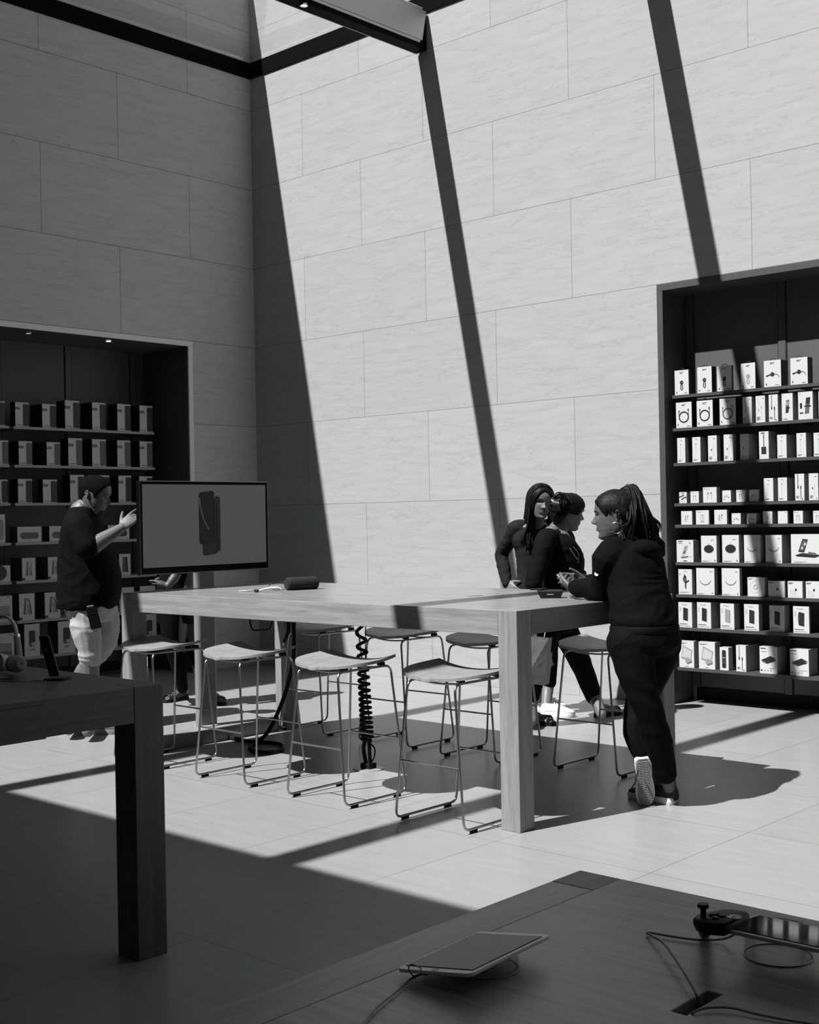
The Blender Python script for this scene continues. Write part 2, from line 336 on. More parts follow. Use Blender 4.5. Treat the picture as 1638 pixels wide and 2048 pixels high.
# ------------------------------------------------------------------ tables
def table(name, label, x0, x1, y0, y1, h, th, lg, mx, my, mz, holes=(), drawers=()):
    """parsons table: square legs run up to the top, slab between them, end rails across"""
    t = thing(name, label, 'table', ((x0+x1)/2, (y0+y1)/2, 0))
    xs = sorted({x0, x0+lg, x1-lg, x1} | {v for hh in holes for v in hh[:2]}); ys = sorted({y0, y0+lg, y1-lg, y1} | {v for hh in holes for v in hh[2:]})
    def solid(i, j):
        cx, cy = (xs[i]+xs[i+1])/2, (ys[j]+ys[j+1])/2
        if (cx < x0+lg or cx > x1-lg) and (cy < y0+lg or cy > y1-lg): return False
        return not any(a < cx < b and c < cy < d for a, b, c, d in holes)
    def endrail(i): return (xs[i]+xs[i+1])/2 < x0+lg or (xs[i]+xs[i+1])/2 > x1-lg
    m = gridslab(MB(), xs, ys, h-th, h, lambda i, j: solid(i, j) and not endrail(i))
    o = m.build('tabletop', mx, t, bevel=.0025); weld(o.data)
    for a in (x0, x1-lg):
        MB().box(a+.0004, a+lg-.0004, y0+lg+.0006, y1-lg-.0006, h-th, h-.0002).build('end_rail', my, t, bevel=.0025)
    for a, b in ((x0, y0), (x1-lg, y0), (x0, y1-lg), (x1-lg, y1-lg)):
        MB().box(a, a+lg, b, b+lg, 0, h).build('leg', mz, t, bevel=.0025)
    for a, b, c, d in holes:     # dark cable well under each opening
        MB().box(a-.004, b+.004, c-.004, d+.004, h-th-.03, h-th-.002).build('cable_well', void, t)
    for (xf, ya, yb) in drawers:
        MB().box(xf-.3, xf+.006, ya, yb, h-th-.003, h-.017).build('drawer', my, t, bevel=.0015)
    return t
T1 = (2.95, 5.92, -3.61, -2.30); H1 = .973
table('display_table', 'tall pale oak display table in the sun with bar stools around it', *T1, H1, .111, .105, oak_x, oak_y, oak_z, holes=[(5.075, 5.105, -2.95, -2.80)])
H2 = .87
table('display_table', 'dark wooden table with a drawer in the shade at left', 2.99, 5.962, -6.83, -5.53, H2, .115, .112, dk_x, dk_y, dk_z, drawers=[(5.962, -6.5, -5.96)])
H3 = .52
C3 = onz(1160, 1740, H3)
hp = [onz(x, y, H3) for x, y in ((1339, 2020), (1375, 2031), (1447, 1990), (1410, 1979))]
hx = (min(p.x for p in hp)+.004, max(p.x for p in hp)-.004, min(p.y for p in hp), max(p.y for p in hp))
table('low_table', 'low wooden table with tablets in the near right foreground', C3.x, C3.x+1.75, C3.y-1.45, C3.y, H3, .1, .118, low_x, low_y, mat('end_grain', .2, .5, var=.04, vscale=30), holes=[hx])

# ------------------------------------------------------------------ bar stools
def stool():
    """bent-wire sled stool with a saddle-shaped oak seat, centred on the origin"""
    t = thing('bar_stool', 'stool', 'stool', (0, 0, 0), 'bar stools around the tall table')
    zt, hx_, hy_ = .648, (.14, .205), (.185, .215)     # frame height; half widths at the top and at the floor
    for s in (-1, 1):
        loop = [(s*hx_[0], -hy_[0], zt), (s*hx_[1], -hy_[1], .017), (s*hx_[1], hy_[1], .017), (s*hx_[0], hy_[0], zt)]
        MB().tube(fillet(loop, .04, 6, True), .006, 8, closed=True).build('side_frame', steel, t, 60)
        for e in (-1, 1):
            y = e*(hy_[1]-.065); MB().box(s*hx_[1]-.006, s*hx_[1]+.006, y-.022, y+.022, 0, .014).build('foot_pad', blk_rub, t, bevel=.002)
            y = e*(hy_[0]-.055); MB().box(s*.128-.014, s*.128+.014, y-.016, y+.016, zt+.004, zt+.021).build('spacer', blk_rub, t, bevel=.002)
    f = .58
    for e in (-1, 1):
        a, b = lerp(hx_[0], hx_[1], f), lerp(hy_[0], hy_[1], f)*e; z = lerp(zt, .017, f)
        MB().tube([(-a, b, z), (a, b, z)], .0048, 8).build('footrest', steel, t, 60)
        MB().tube(spline([(-.14, e*.12, zt), (-.09, e*.125, zt-.007), (0, e*.128, zt-.011), (.09, e*.125, zt-.007), (.14, e*.12, zt)]), .0048, 8).build('support_rod', steel, t, 60)
    # seat: rounded front, straight back edge whose corners sweep up
    nu, nv = 32, 26; top = []
    for j in range(nv+1):
        v = (j/nv)**1.7; row = []
        hw = .252*(max(0, 1-(1-min(1, v/.60))**2.2))**(1/2.15) if v < .60 else lerp(.252, .226, ((v-.60)/.40)**1.6)
        for i in range(nu+1):
            u = -1+2*i/nu; x = u*max(hw, .03); y = -.225+.36*v
            z = .680+.034*abs(u)**2.2*(.18+.82*v**1.3)-.006*(1-abs(u))*math.sin(v*math.pi)+.010*(1-v)**2*0-.012*max(0, .3-v)/.3
            row.append(V((x, y, z)))
        top.append(row)
    vs = [p for r in top for p in r]; n = len(vs); vs += [p-V((0, 0, .015)) for p in vs]; fs = []; w_ = nu+1
    for j in range(nv):
        for i in range(nu):
            a = j*w_+i; fs.append((a, a+1, a+w_+1, a+w_)); fs.append((n+a, n+a+w_, n+a+w_+1, n+a+1))
    bd = [i for i in range(w_)]+[j*w_+nu for j in range(1, nv+1)]+[nv*w_+i for i in range(nu-1, -1, -1)]+[j*w_ for j in range(nv-1, 0, -1)]
    for k in range(len(bd)): a, b = bd[k], bd[(k+1) % len(bd)]; fs.append((a, n+a, n+b, b))
    MB().add(vs, fs).build('seat', mat('seat_oak', .22, .45, var=.03, vscale=10, stretch=(3, .4, 3)), t, 50, bevel=.003)
    return t
st0 = stool()
rowA = ['bar stool at the left end of the front row, partly behind the dark table', 'second bar stool from the left in the front row',
        'third bar stool from the left in the front row, before the coiled cable', 'bar stool nearest the camera in the front row, beside the near table leg']
rowB = ['bar stool in the back row under the table, behind the thick black cable', 'bar stool in the back row directly behind the coiled cable',
        'bar stool in the back row with its seat just left of the near table leg', 'bar stool at the right end by the leaning employee']
spots = [(3.275, -3.545), (4.035, -3.545), (4.79, -3.56), (5.545, -3.575), (3.25, -2.24), (3.985, -2.245), (4.70, -2.30), (5.43, -2.195)]
for k, (x, y) in enumerate(spots):
    lb = (rowA+rowB)[k]
    if k == 0: st0.location = (x, y, 0); st0['label'] = lb
    else: dup(st0, (x-spots[0][0], y-spots[0][1], 0), lb)

# ------------------------------------------------------------------ screen on its stand
TX = 3.0
A, B_ = onx(278, 961, TX), onx(538, 1137, TX); ya, yb = A.y, B_.y; za, zb = onx(280, 1151.5, TX).z, A.z
t = thing('screen_stand', 'large flat screen on a pale post and floor plinth showing a phone', 'screen', (2.87, -3.05, 0))
MB().box(2.70, 3.035, -3.49, -2.45, 0, .09).build('plinth', mat('plinth_oak', .2, .5, var=.03, vscale=8, stretch=(6, .6, 6)), t, bevel=.004)
MB().lathe([(.075, .09), (.075, .096), (.06, .1)], (2.915, -2.962, 0), 28).build('foot_plate', pale_metal, t, 40)
prof = []
for k in range(24):
    a = 2*math.pi*k/24; prof.append(V((2.918+.031*math.cos(a), -2.962+(.046 if math.sin(a) > 0 else -.046)+.031*math.sin(a), 0)))
MB().loft([[p+V((0, 0, z)) for p in prof] for z in (.09, 1.42)]).build('post', mat('post_metal', .22, .5, .3), t, 50)
MB().box(TX-.052, TX-.03, -3.25, -2.75, 1.2, 1.45).build('bracket', blk_metal, t)
hs = MB().box(TX-.036, TX, ya, yb, za, zb).build('housing', mat('screen_rim', .2, .3, .8), t, bevel=.003)
MB().box(TX, TX+.001, ya+.006, yb-.006, za+.006, zb-.006).build('glass_front', mat('screen_glass', .004, .12), hs)
sy0, sy1, sz0, sz1 = ya+.02, yb-.022, za+.044, zb-.022
def scr(u, v, e=.0012): return V((TX+e, lerp(sy0, sy1, u), lerp(sz0, sz1, v)))
def scr_poly(pts, e, mi, mb): mb.add([scr(u, v, e) for u, v in pts], [tuple(range(len(pts)))], mi)
def rr(u0, v0, u1, v1, ru, rv, sh=0, n=5):
    out = []
    for cx, cy, a0 in ((u1-ru, v1-rv, 0), (u0+ru, v1-rv, 90), (u0+ru, v0+rv, 180), (u1-ru, v0+rv, 270)):
        for k in range(n+1):
            a = math.radians(a0+90*k/n); x = cx+ru*math.cos(a); out.append((x, cy+rv*math.sin(a)+sh*(x-u0)))
    return out
pm = MB(); scr_poly([(0, 0), (1, 0), (1, 1), (0, 1)], .0012, 0, pm)
scr_poly(rr(.565, .165, .61, .86, .02, .03, -.1), .0014, 1, pm); scr_poly(rr(.462, .115, .585, .80, .025, .035, .18), .0015, 2, pm); scr_poly(rr(.470, .125, .578, .79, .022, .03, .18), .0016, 1, pm)
scr_poly(rr(.435, .255, .562, .90, .025, .035, .22), .0017, 2, pm); scr_poly(rr(.441, .265, .556, .89, .022, .032, .22), .0018, 3, pm)
arc = [(.448+.055*(k/8)**2*1.3, .84-.40*(k/8)) for k in range(9)]
scr_poly([(a, b) for a, b in arc]+[(a-.012, b) for a, b in reversed(arc)], .0019, 4, pm)
def lit(nm, v, e):
    return mat(nm, v, .22, emit=e)
pm.build('display_image', [lit('screen_grey', .03, .058), lit('screen_phone_back', .01, .012), lit('screen_phone_edge', .01, .004), lit('screen_phone', .008, .009), lit('screen_arc', .02, .04)], hs, fix=False)

# ------------------------------------------------------------------ cables under the tall table
base = onz(737, 1538, 0)
t = thing('floor_box', 'round metal floor outlet under the tall table', 'outlet', base)
MB().lathe([(.085, 0), (.085, .004), (.078, .006)], base, 32).build('cover_ring', pale_metal, t, 40)
MB().box(base.x-.035, base.x+.035, base.y-.03, base.y+.03, .005, .035).build('socket_block', black, t, bevel=.004)
t = thing('coiled_cable', 'black coiled cable hanging from the tall table to the floor outlet', 'cable', base)
pts = []; zc = [.865-.012*k for k in range(66)]
N = 640; turns = 17
for k in range(N+1):
    s = k/N; ph = 2*math.pi*turns*(s**1.75); z = lerp(.862, .16, s); rr_ = .024+.006*s
    pts.append((base.x-.005+rr_*math.cos(ph)-.02*(1-s), base.y+rr_*math.sin(ph)-.02*(1-s), z))
MB().tube(pts, .0095, 7).build('coil', blk_rub, t, True)
MB().tube(spline([(base.x-.02, base.y, .17), (base.x-.035, base.y, .11), (base.x-.02, base.y, .035)]), .011, 8).tube(spline([(base.x+.01, base.y, .17), (base.x+.02, base.y-.01, .1), (base.x+.015, base.y, .035)]), .01, 8).tube(spline([(base.x, base.y, .15), (base.x+.05, base.y, .12), (base.x+.045, base.y, .07), (base.x+.015, base.y, .035)]), .004, 6).build('lower_loop', blk_rub, t, True)
MB().tube([(base.x+.02, base.y-.02, .862), (base.x, base.y-.01, .6), (base.x+.003, base.y, .3)], .003, 6).build('inner_wire', blk_rub, t, True)
def dat(px, py, d): return at(px, py, d)
t = thing('power_cable', 'thick black cable curving from the tall table down to a floor loop', 'cable', onz(535, 1498, 0))
q = [onax(p[0], p[1], 1, -2.85) for p in ((586, 1250), (588, 1300), (578, 1360), (560, 1415), (535, 1465))]
q[0].z = .862
g0 = [onz(x, y, .014) for x, y in ((510, 1487), (500, 1494), (508, 1502), (535, 1505), (562, 1500), (564, 1491), (545, 1486), (500, 1483), (455, 1474))]
MB().tube(spline(q+g0, 8), .0125, 8).build('cable_run', blk_rub, t, True)
q = [onax(p[0], p[1], 1, -2.85) for p in ((580, 1250), (577, 1262), (568, 1284))]; q[0].z = .862
MB().tube(q, [.012, .012, .009], 8).build('plug_end', blk_rub, t, True); MB().tube([q[2], q[2]+V((-.012, 0, -.022))], .004, 6).build('jack', chrome, t, True)
q = [onax(p[0], p[1], 1, -3.05) for p in ((498, 1244), (503, 1256), (520, 1260), (540, 1255), (549, 1246))]; q[0].z = q[-1].z = .862
tag(MB().tube(spline(q), .005, 8).build('hanging_cable', blk_rub, None, True), 'thin black cable looping below the tall table edge by the screen post', 'cable')

# ------------------------------------------------------------------ on the tall table
a, b = onz(578, 1181, H1), onz(618, 1175, H1)
ax = (b-a); ax.z = 0; L_ = ax.length; axn = ax.normalized(); c = a+V((-.0, 0, .039)); axn = V((.28, .96, 0)).normalized(); L_ = .20
t = thing('speaker', 'black cylinder speaker lying on the tall table', 'speaker', (a.x, a.y, H1))
c0 = V((a.x-.02, a.y, H1+.038))
MB().lathe([(.030, 0), (.036, .004), (.038, .012), (.038, L_-.012), (.036, L_-.004), (.030, L_)], c0, 32, ax=axn).build('grille', mat('grille_cloth', .004, .85, bump=.4, bscale=400), t, 50)
MB().lathe([(.031, -.002), (.031, .0), (.026, .001)], c0, 32, ax=axn).build('end_cap', mat('cap_grey', .016, .5), t, 40)
MB().tube(spline([c0+V((-.01, -.01, 0)), c0+V((-.05, -.04, .012)), c0+V((-.075, -.075, -.012)), c0+V((-.05, -.05, -.034)), c0+V((-.01, 0, -.03))]), .0018, 6).build('strap', blk_rub, t, True)
k0, k1 = onz(518, 1181, H1+.01), onz(556, 1177, H1+.02)
t = thing('key_fob', 'small pale security tag with black cord beside the cylinder speaker', 'tag', (k0.x, k0.y, H1))
MB().tube(spline([k0+V((0, 0, -.002)), lerp(k0, k1, .4)+V((0, 0, .006)), k1+V((0, 0, .004)), k1+V((.015, .015, -.008))]), [.006]*7+[.008]*6+[.006]*6, 8).build('fob_body', mat('fob_grey', .45, .4), t, True)
MB().ell(k0+V((-.012, -.01, -.001)), .02, .012, .009).build('fob_end', black, t, True)
a = onz(494, 1184, H1); b = onz(535, 1180, H1)
t = thing('clear_tray', 'small clear plastic price holder on the tall table left of the speaker', 'holder', (a.x, a.y, H1))
d = (b-a).normalized(); s_ = V((-d.y, d.x, 0))
MB().fbox(a, d*.14, s_*.07, (0, 0, .004)).build('base_plate', acrylic, t); MB().tube([a+V((0, 0, .005))+s_*.06, a+V((0, 0, .007)), a+V((0, 0, .007))+d*.14], .003, 6).build('white_rim', white, t, True)
a = onz(1079, 1197, H1); b = onz(1126, 1197, H1)
t = thing('card_reader', 'black wedge-shaped payment sled standing near the right end of tall table', 'reader', (a.x, a.y, H1))
d = V((.80, .60, 0)).normalized(); s_ = V((-.60, .80, 0))
o_ = V((a.x, a.y, H1)); wd = .105
low = [o_+d*.006, o_+d*wd, o_+d*wd+s_*.075, o_+d*.006+s_*.075]; hi = [o_-d*.012-s_*.006+V((0, 0, .036)), o_+d*(wd+.014)-s_*.006+V((0, 0, .036)), o_+d*(wd+.014)+s_*.085+V((0, 0, .04)), o_-d*.012+s_*.085+V((0, 0, .04))]
MB().add(low+hi, [(3, 2, 1, 0), (4, 5, 6, 7), (0, 1, 5, 4), (1, 2, 6, 5), (2, 3, 7, 6), (3, 0, 4, 7)]).build('body', black, t, bevel=.004)
MB().fbox(hi[3]-V((0, 0, .002)), -s_*.03-d*.035, d*.06, (0, 0, .008)).build('hinge', black, t, bevel=.002)
MB().fbox(o_+d*.038-s_*.0042+V((0, 0, .0175)), d*.032, V((0, 0, .005)), -s_*.0006).build('badge', inkl, t)

# ------------------------------------------------------------------ on the dark table: headphones and a phone on its charger
def t2(px, py, z): return onz(px, py, H2+z)
hc = t2(35, 1350, 0)
depth = (hc-CAM).dot(FW); k_ = depth/FPX
def hp_(px, py, dd=0): return at(px, py, depth+dd)
t = thing('headphones', 'pale over-ear headphones standing on the dark table at left edge', 'headphones', hc)
band = [hp_(-15, 1258, .03), hp_(-8, 1242, .02), hp_(5, 1233, .01), hp_(18, 1236, 0), hp_(29, 1250, -.01), hp_(33, 1268, -.015)]
hpm = mat('headphone_shell', .34, .4)
MB().tube(spline(band, 6), .0115, 10, flat=.45, ref=V((0, 0, 1))).build('headband', hpm, t, True)
MB().tube([hp_(33, 1268, -.015), hp_(34, 1275, -.017)], .013, 10, flat=.5).build('hinge_band', chrome, t, True)
MB().tube(spline([hp_(34, 1275, -.017), hp_(36, 1292, -.02), hp_(38, 1318, -.02)]), [.0125]*6+[.014]*7, 10, flat=.55).build('yoke', hpm, t, True)
fwd = (CAM-hc).normalized(); fwd = (fwd+V((.35, .55, 0))).normalized()
e0 = hp_(36, 1327, -.03)
cup = MB().lathe([(.006, .024), (.021, .022), (.0235, .016), (.0285, .006), (.0315, -.004), (.0315, -.014), (.024, -.024)], e0, 28, ax=fwd).build('ear_cup', hpm, t, 50)
MB().lathe([(.020, .0225), (.0205, .0235), (.012, .0245)], e0, 24, ax=fwd).build('cap', mat('headphone_cap', .28, .4), cup, 40)
z_ = fwd; x_ = V((0, 0, 1)).cross(z_).normalized(); y_ = z_.cross(x_)
tv, tf = text_tris('b', .021)
MB().add([e0+z_*.0252+x_*x+y_*(y-.0065) for x, y, _ in tv], tf).build('logo', ink, cup, fix=False)
MB().lathe([(.014, -.024), (.027, -.026), (.029, -.034), (.022, -.042), (.014, -.042)], e0, 28, ax=fwd).build('ear_cushion', mat('cushion_pale', .25, .7), cup, 50)
e1 = hp_(2, 1325, .05)
cup = MB().lathe([(.02, .02), (.03, .012), (.032, -.004), (.031, -.02)], e1, 28, ax=(fwd*-1+RT*1.1).normalized()).build('ear_cup', hpm, t, 50)
MB().lathe([(.013, .02), (.027, .022), (.03, .033), (.022, .04), (.013, .036)], e1, 28, ax=(fwd*-1+RT*1.1).normalized()).build('ear_cushion', mat('cushion_pale', .25, .7), cup, 50)
MB().tube(spline([hp_(-15, 1258, .03), hp_(-17, 1280, .04), hp_(-6, 1312, .05)]), .012, 10, flat=.5).build('yoke', hpm, t, True)
q = [t2(-12, 1363, 0), t2(37, 1363, 0)]
t = thing('acrylic_stand', 'clear acrylic block under the headphones on the dark table', 'stand', t2(12, 1366, 0))
d = (q[1]-q[0]).normalized(); s_ = V((-d.y, d.x, 0))
MB().fbox(q[0], q[1]-q[0], s_*.07, (0, 0, .014)).build('block', acrylic, t, bevel=.002)
MB().fbox(q[0]+s_*.01+V((0, 0, .004)), (q[1]-q[0])*.75, s_*.03, (0, 0, .004)).build('price_insert', mat('insert_dark', .05, .4), t)
q = t2(110, 1362, 0); dp = (q-CAM).dot(FW)
t = thing('smartphone', 'dark smartphone propped up on a charging foot on the dark table', 'phone', q)
b0, b1, tp = at(98, 1353, dp), at(126, 1352, dp-.01), at(76, 1272, dp+.015)
upv = (tp-b0); sd = (b1-b0)*.72; nn = upv.cross(sd).normalized()*.009
MB().fbox(b0, sd, upv, nn).build('casing', mat('phone_black', .008, .3), t, bevel=.0035, seg=3)
MB().fbox(b0+upv*.62+sd*.35+nn*(-.08 if nn.dot(FW) > 0 else 1.02), sd*.12, upv*.09, nn*.06).build('lens', pale_metal, t)
MB().fbox(at(86, 1362, dp)-V((0, 0, .0)), at(127, 1361, dp)-at(86, 1362, dp), V((-.03, .05, 0)), (0, 0, .007)).build('charging_foot', black, t, bevel=.002)
tag(MB().tube(spline([t2(-20, 1362, .004), t2(20, 1361, .004), t2(50, 1363, .004), t2(66, 1361, .004), t2(92, 1362, .005)]), .0022, 6).build('charging_cable', mat('cable_grey', .3, .5), None, True), 'thin pale cable running along the dark table to the phone foot', 'cable')

# ------------------------------------------------------------------ on the low table: tablet, game pad, cables
def t3(px, py, z=0): return onz(px, py, H3+z)
tabm = mat('tablet_white', .85, .4)
def tablet(name, label, c4, thick, bez, screen_m, ring_c, ring_r, ring_h, ring_label, home=None, rim_m=None):
    A, B, C, D = c4; u = (B-A); v = (D-A); n = u.cross(v).normalized(); n = n if n.z > 0 else -n; lu, lv = u.length, v.length; u.normalize(); v = (v-u*v.dot(u)).normalized()
    t = thing(name, label, 'tablet', (A+C)/2)
    out = []; r = .012
    for cx, cy, a0 in ((lu-r, lv-r, 0), (r, lv-r, 90), (r, r, 180), (lu-r, r, 270)):
        for k in range(6): a = math.radians(a0+18*k); out.append((cx+r*math.cos(a), cy+r*math.sin(a)))
    MB().prism(out, A-n*thick, u, v, n*thick).build('casing', rim_m or tabm, t, 50, bevel=.0015)
    bu, bv = bez; MB().fbox(A+u*bu+v*bv, u*(lu-2*bu), v*(lv-2*bv), n*.0016).build('screen', screen_m, t)
    if home: MB().lathe([(.007, .0003), (.007, .0009), (.0058, .0009), (.0058, .0003)], A+u*(lu*.5)+v*(bv*.5), 20, ax=n, cap=False).build('home_button', mat('button_ring', .4, .3), t)
    return t, n
Hb = .012
A = t3(792, 1937, .020); B = t3(940, 1948, .0485); D = t3(957, 1862, .022); C = B+(D-A)
ipad, nrm = tablet('tablet', 'white tablet lying tilted on a clear ring on the low table', (A, B, C, D), .007, (.0085, .020), mat('tablet_screen', .004, .06, spec=.04), None, 0, 0, '', home=True)
rc = (t3(885, 1945)+t3(1040, 1940))/2+V((-.005, .022, 0))
def clear_ring(label, c, r, zlow, zhigh, dirv):
    t = thing('acrylic_ring', label, 'stand', c)
    n = 48; rings = [[], [], [], []]
    for k in range(n):
        a = 2*math.pi*k/n; d = V((math.cos(a), math.sin(a), 0)); h = lerp(zlow, zhigh, .5+.5*d.dot(dirv))
        for q, (rr2, z) in enumerate(((r, 0), (r, h), (r-.004, h), (r-.004, 0))): rings[q].append(c+d*rr2+V((0, 0, z)))
    MB().loft(rings, closed=True, cap=False).build('wall', acrylic, t, 50)
    MB().tube([p+V((0, 0, .001)) for p in rings[0]], .0016, 6, closed=True).build('lower_edge', mat('acrylic_edge', .5, .3), t, True)
    MB().tube(rings[1], .0013, 6, closed=True).build('upper_edge', mat('acrylic_edge', .5, .3), t, True)
tilt = V((B.x-A.x, B.y-A.y, 0)).normalized()
clear_ring('clear acrylic ring holding up the white tablet', rc, .062, .017, .036, tilt)
pp = [t3(862, 1943, .018), t3(846, 1948, .014), t3(825, 1956, .006), t3(790, 1985, .005), t3(752, 2016, .005), t3(728, 2046, .005), t3(720, 2070, .005)]
t = thing('charging_cable', 'grey cable plugged into the white tablet on the low table', 'cable', t3(800, 1970))
MB().tube(spline(pp), .0023, 8).build('lead', mat('cable_pale', .36, .5), t, True)
MB().tube([t3(863, 1942, .018), t3(848, 1947, .015)], .0052, 10).build('plug', mat('plug_pale', .5, .4), t, True)
MB().tube(spline([t3(831, 1957, .006), t3(818, 1940, .03), t3(822, 1929, .045), t3(838, 1934, .035), t3(850, 1946, .016)]), .0014, 6).build('tether_loop', mat('cable_pale', .36, .5), t, True)
g = lambda x, y: (1280+x*.21856, 1790+y*.21856)
A = t3(*g(675, 292), .082); D = t3(*g(1075, 175), .065); B = A+V((.25, -.002, .004)); C = B+(D-A)
clear2 = t3(*g(1240, 540), 0)
def mirror_screen():
    return mat('black_mirror_screen', .006, .05)
tab2, n2 = tablet('tablet', 'dark-screened tablet with a game grip at the right picture edge', (A, B, C, D), .007, (.012, .012), mirror_screen(), None, 0, 0, '', rim_m=mat('tablet_rim', .45, .35))
rc2 = t3(*g(1235, 600))+V((-.008, .03, 0)); clear_ring('clear acrylic ring under the dark tablet at the right picture edge', rc2, .066, .052, .066, V((0, -1, 0)))
# grip: rounded slab with stick and buttons clipped to the short side of that tablet
gp = [(t3(*g(*p), .10)) for p in ((485, 205), (560, 245), (770, 262), (1000, 168), (985, 150), (850, 128), (750, 130), (520, 178))]
t = thing('game_grip', 'black game controller grip clipped to the tablet on low table', 'controller', V((gp[0].x, gp[0].y, H3)))
low = [p+V((0, 0, -.028)) for p in gp]
MB().loft([[p+((sum(gp, V())/8)-p)*.10 for p in low], [p for p in [q+V((0, 0, -.012)) for q in gp]], [q+V((0, 0, -.003)) for q in gp], [q+((sum(gp, V())/8)-q)*.06 for q in gp]]).build('shell', mat('grip_black', .008, .5, spec=.3), t, 50)
hd = [t3(*g(*p), .085) for p in ((492, 215), (560, 252), (690, 285), (640, 235), (540, 200))]; hl = [t3(*g(*p), .004) for p in ((535, 372), (575, 402), (650, 372), (640, 340), (560, 345))]
MB().loft([hl, [lerp(a, b, .55) for a, b in zip(hl, hd)], hd]).build('handle', mat('grip_black', .008, .5, spec=.3), t, 60, bevel=.004)
s0 = t3(*g(580, 195), .10); MB().lathe([(.012, -.002), (.0055, .001), (.0055, .014), (.0105, .017), (.0115, .021), (.010, .024), (.006, .0235)], s0, 24).build('thumb_stick', black, t, 50)
for x, y in ((663, 187), (725, 183), (752, 200), (690, 217)):
    MB().lathe([(.0065, -.001), (.0065, .003), (.005, .004)], t3(*g(x, y), .10), 16).build('button', black, t, 50)
MB().lathe([(.014, -.001), (.014, .001), (.0115, .0014), (.006, .003)], t3(*g(865, 203), .10), 20).build('direction_pad', blk_gl, t, 50)
cm = mat('cable_taupe', .24, .5)
pp = [t3(*g(860, 365), .03), t3(*g(760, 402), .008), t3(*g(560, 412), .006), t3(*g(330, 385), .006), t3(*g(120, 350), .006), t3(*g(62, 345), .006), t3(*g(130, 385), .012), t3(*g(230, 455), .02), t3(*g(390, 690), .02), t3(*g(490, 860), .012), t3(*g(530, 950), .0), t3(*g(565, 1030), -.04)]
tag(MB().tube(spline(pp, 8), .0024, 8).build('charging_cable', cm, None, True), 'taupe cable kinked from the game grip into the slot of the low table', 'cable')
pp = [t3(*g(430, 1110), -.04), t3(*g(470, 1085), -.001), t3(*g(560, 1045), .006), t3(*g(680, 1028), .008), t3(*g(850, 1035), .008), t3(*g(1050, 1085), .006), t3(*g(1300, 1135), .005), t3(*g(1700, 1200), .005)]
tag(MB().tube(spline(pp, 8), .0024, 8).build('charging_cable', cm, None, True), 'taupe cable running from the slot to the right picture edge', 'cable')
# ------------------------------------------------------------------ boxed products on the shelves
PM = [paper, cardgrey, ink, inkm, inkl, inkp]          # slots: 0 card, 1 side, 2 black, 3 mid, 4 light, 5 pale
dark_side = mat('dark_card', .008, .5); shade_card = mat('shaded_side_card', .055, .6)  # shade_card: pale box sides with their shade put into the colour
class Face:
    """artwork laid on a box front: local u right, v up in metres from the lower left corner"""
    def __init__(s, mb, w, h): s.mb, s.w, s.h, s.k = mb, w, h, 0
    def poly(s, pts, mi):
        s.k += 1; e = .0004+.0002*s.k; n = len(pts)
        s.mb.add([V((u-s.w/2, -e, v)) for u, v in pts], [tuple(range(n))], mi)
    def P(s, u, v): return (u*s.w, v*s.h)
    def rect(s, u0, v0, u1, v1, mi): s.poly([s.P(u0, v0), s.P(u1, v0), s.P(u1, v1), s.P(u0, v1)], mi)
    def quad(s, pts, mi): s.poly([s.P(*p) for p in pts], mi)
    def rrect(s, u0, v0, u1, v1, r, mi, n=4):
        (a, b), (c, d) = s.P(u0, v0), s.P(u1, v1); r = min(r, (c-a)*.5, (d-b)*.5); out = []
        for cx, cy, a0 in ((c-r, d-r, 0), (a+r, d-r, 90), (a+r, b+r, 180), (c-r, b+r, 270)):
            for k in range(n+1): t = math.radians(a0+90*k/n); out.append((cx+r*math.cos(t), cy+r*math.sin(t)))
        s.poly(out, mi)
    def ell(s, u, v, ru, rv, mi, n=24):
        c, d = s.P(u, v); s.poly([(c+ru*s.w*math.cos(2*math.pi*k/n), d+rv*s.w*math.sin(2*math.pi*k/n)) for k in range(n)], mi)
    def stroke(s, pts, w, mi, closed=False):
        P = [s.P(*p) for p in pts]; N = len(P); s.k += 1; e = .0004+.0002*s.k; L, R = [], []
        for i in range(N):
            a = P[i-1] if (i or closed) else P[i]; b = P[(i+1) % N] if (i < N-1 or closed) else P[i]
            dx, dy = b[0]-a[0], b[1]-a[1]; q = math.hypot(dx, dy) or 1; nx, ny = -dy/q*w/2, dx/q*w/2
            L.append((P[i][0]+nx, P[i][1]+ny)); R.append((P[i][0]-nx, P[i][1]-ny))
        vs = [V((u-s.w/2, -e, v)) for u, v in L+R]; fs = [(i, (i+1) % N, N+(i+1) % N, N+i) for i in range(N if closed else N-1)]
        s.mb.add(vs, fs, mi)
    def ring(s, u, v, r, w, mi, a0=0, a1=360):
        n = 28; cl = a1-a0 >= 360; k = n if cl else n+1; asp = s.w/s.h
        s.stroke([(u+r*math.cos(math.radians(lerp(a0, a1, i/n))), v+r*asp*math.sin(math.radians(lerp(a0, a1, i/n)))) for i in range(k)], w, mi, cl)
    def text(s, txt, u, v, size, mi):
        tv, tf = text_tris(txt, size); s.k += 1; e = .0004+.0002*s.k; c, d = s.P(u, v)
        s.mb.add([V((c+x-s.w/2, -e, d+y)) for x, y, _ in tv], tf, mi)
    def small(s, u0, v0, w, n=2, mi=4, g=.022):        # lines of print too small to read
        for k in range(n): s.rect(u0, v0-k*g*1.6, u0+w*(1 if k % 2 == 0 else .7), v0-k*g*1.6+g*.8, mi)

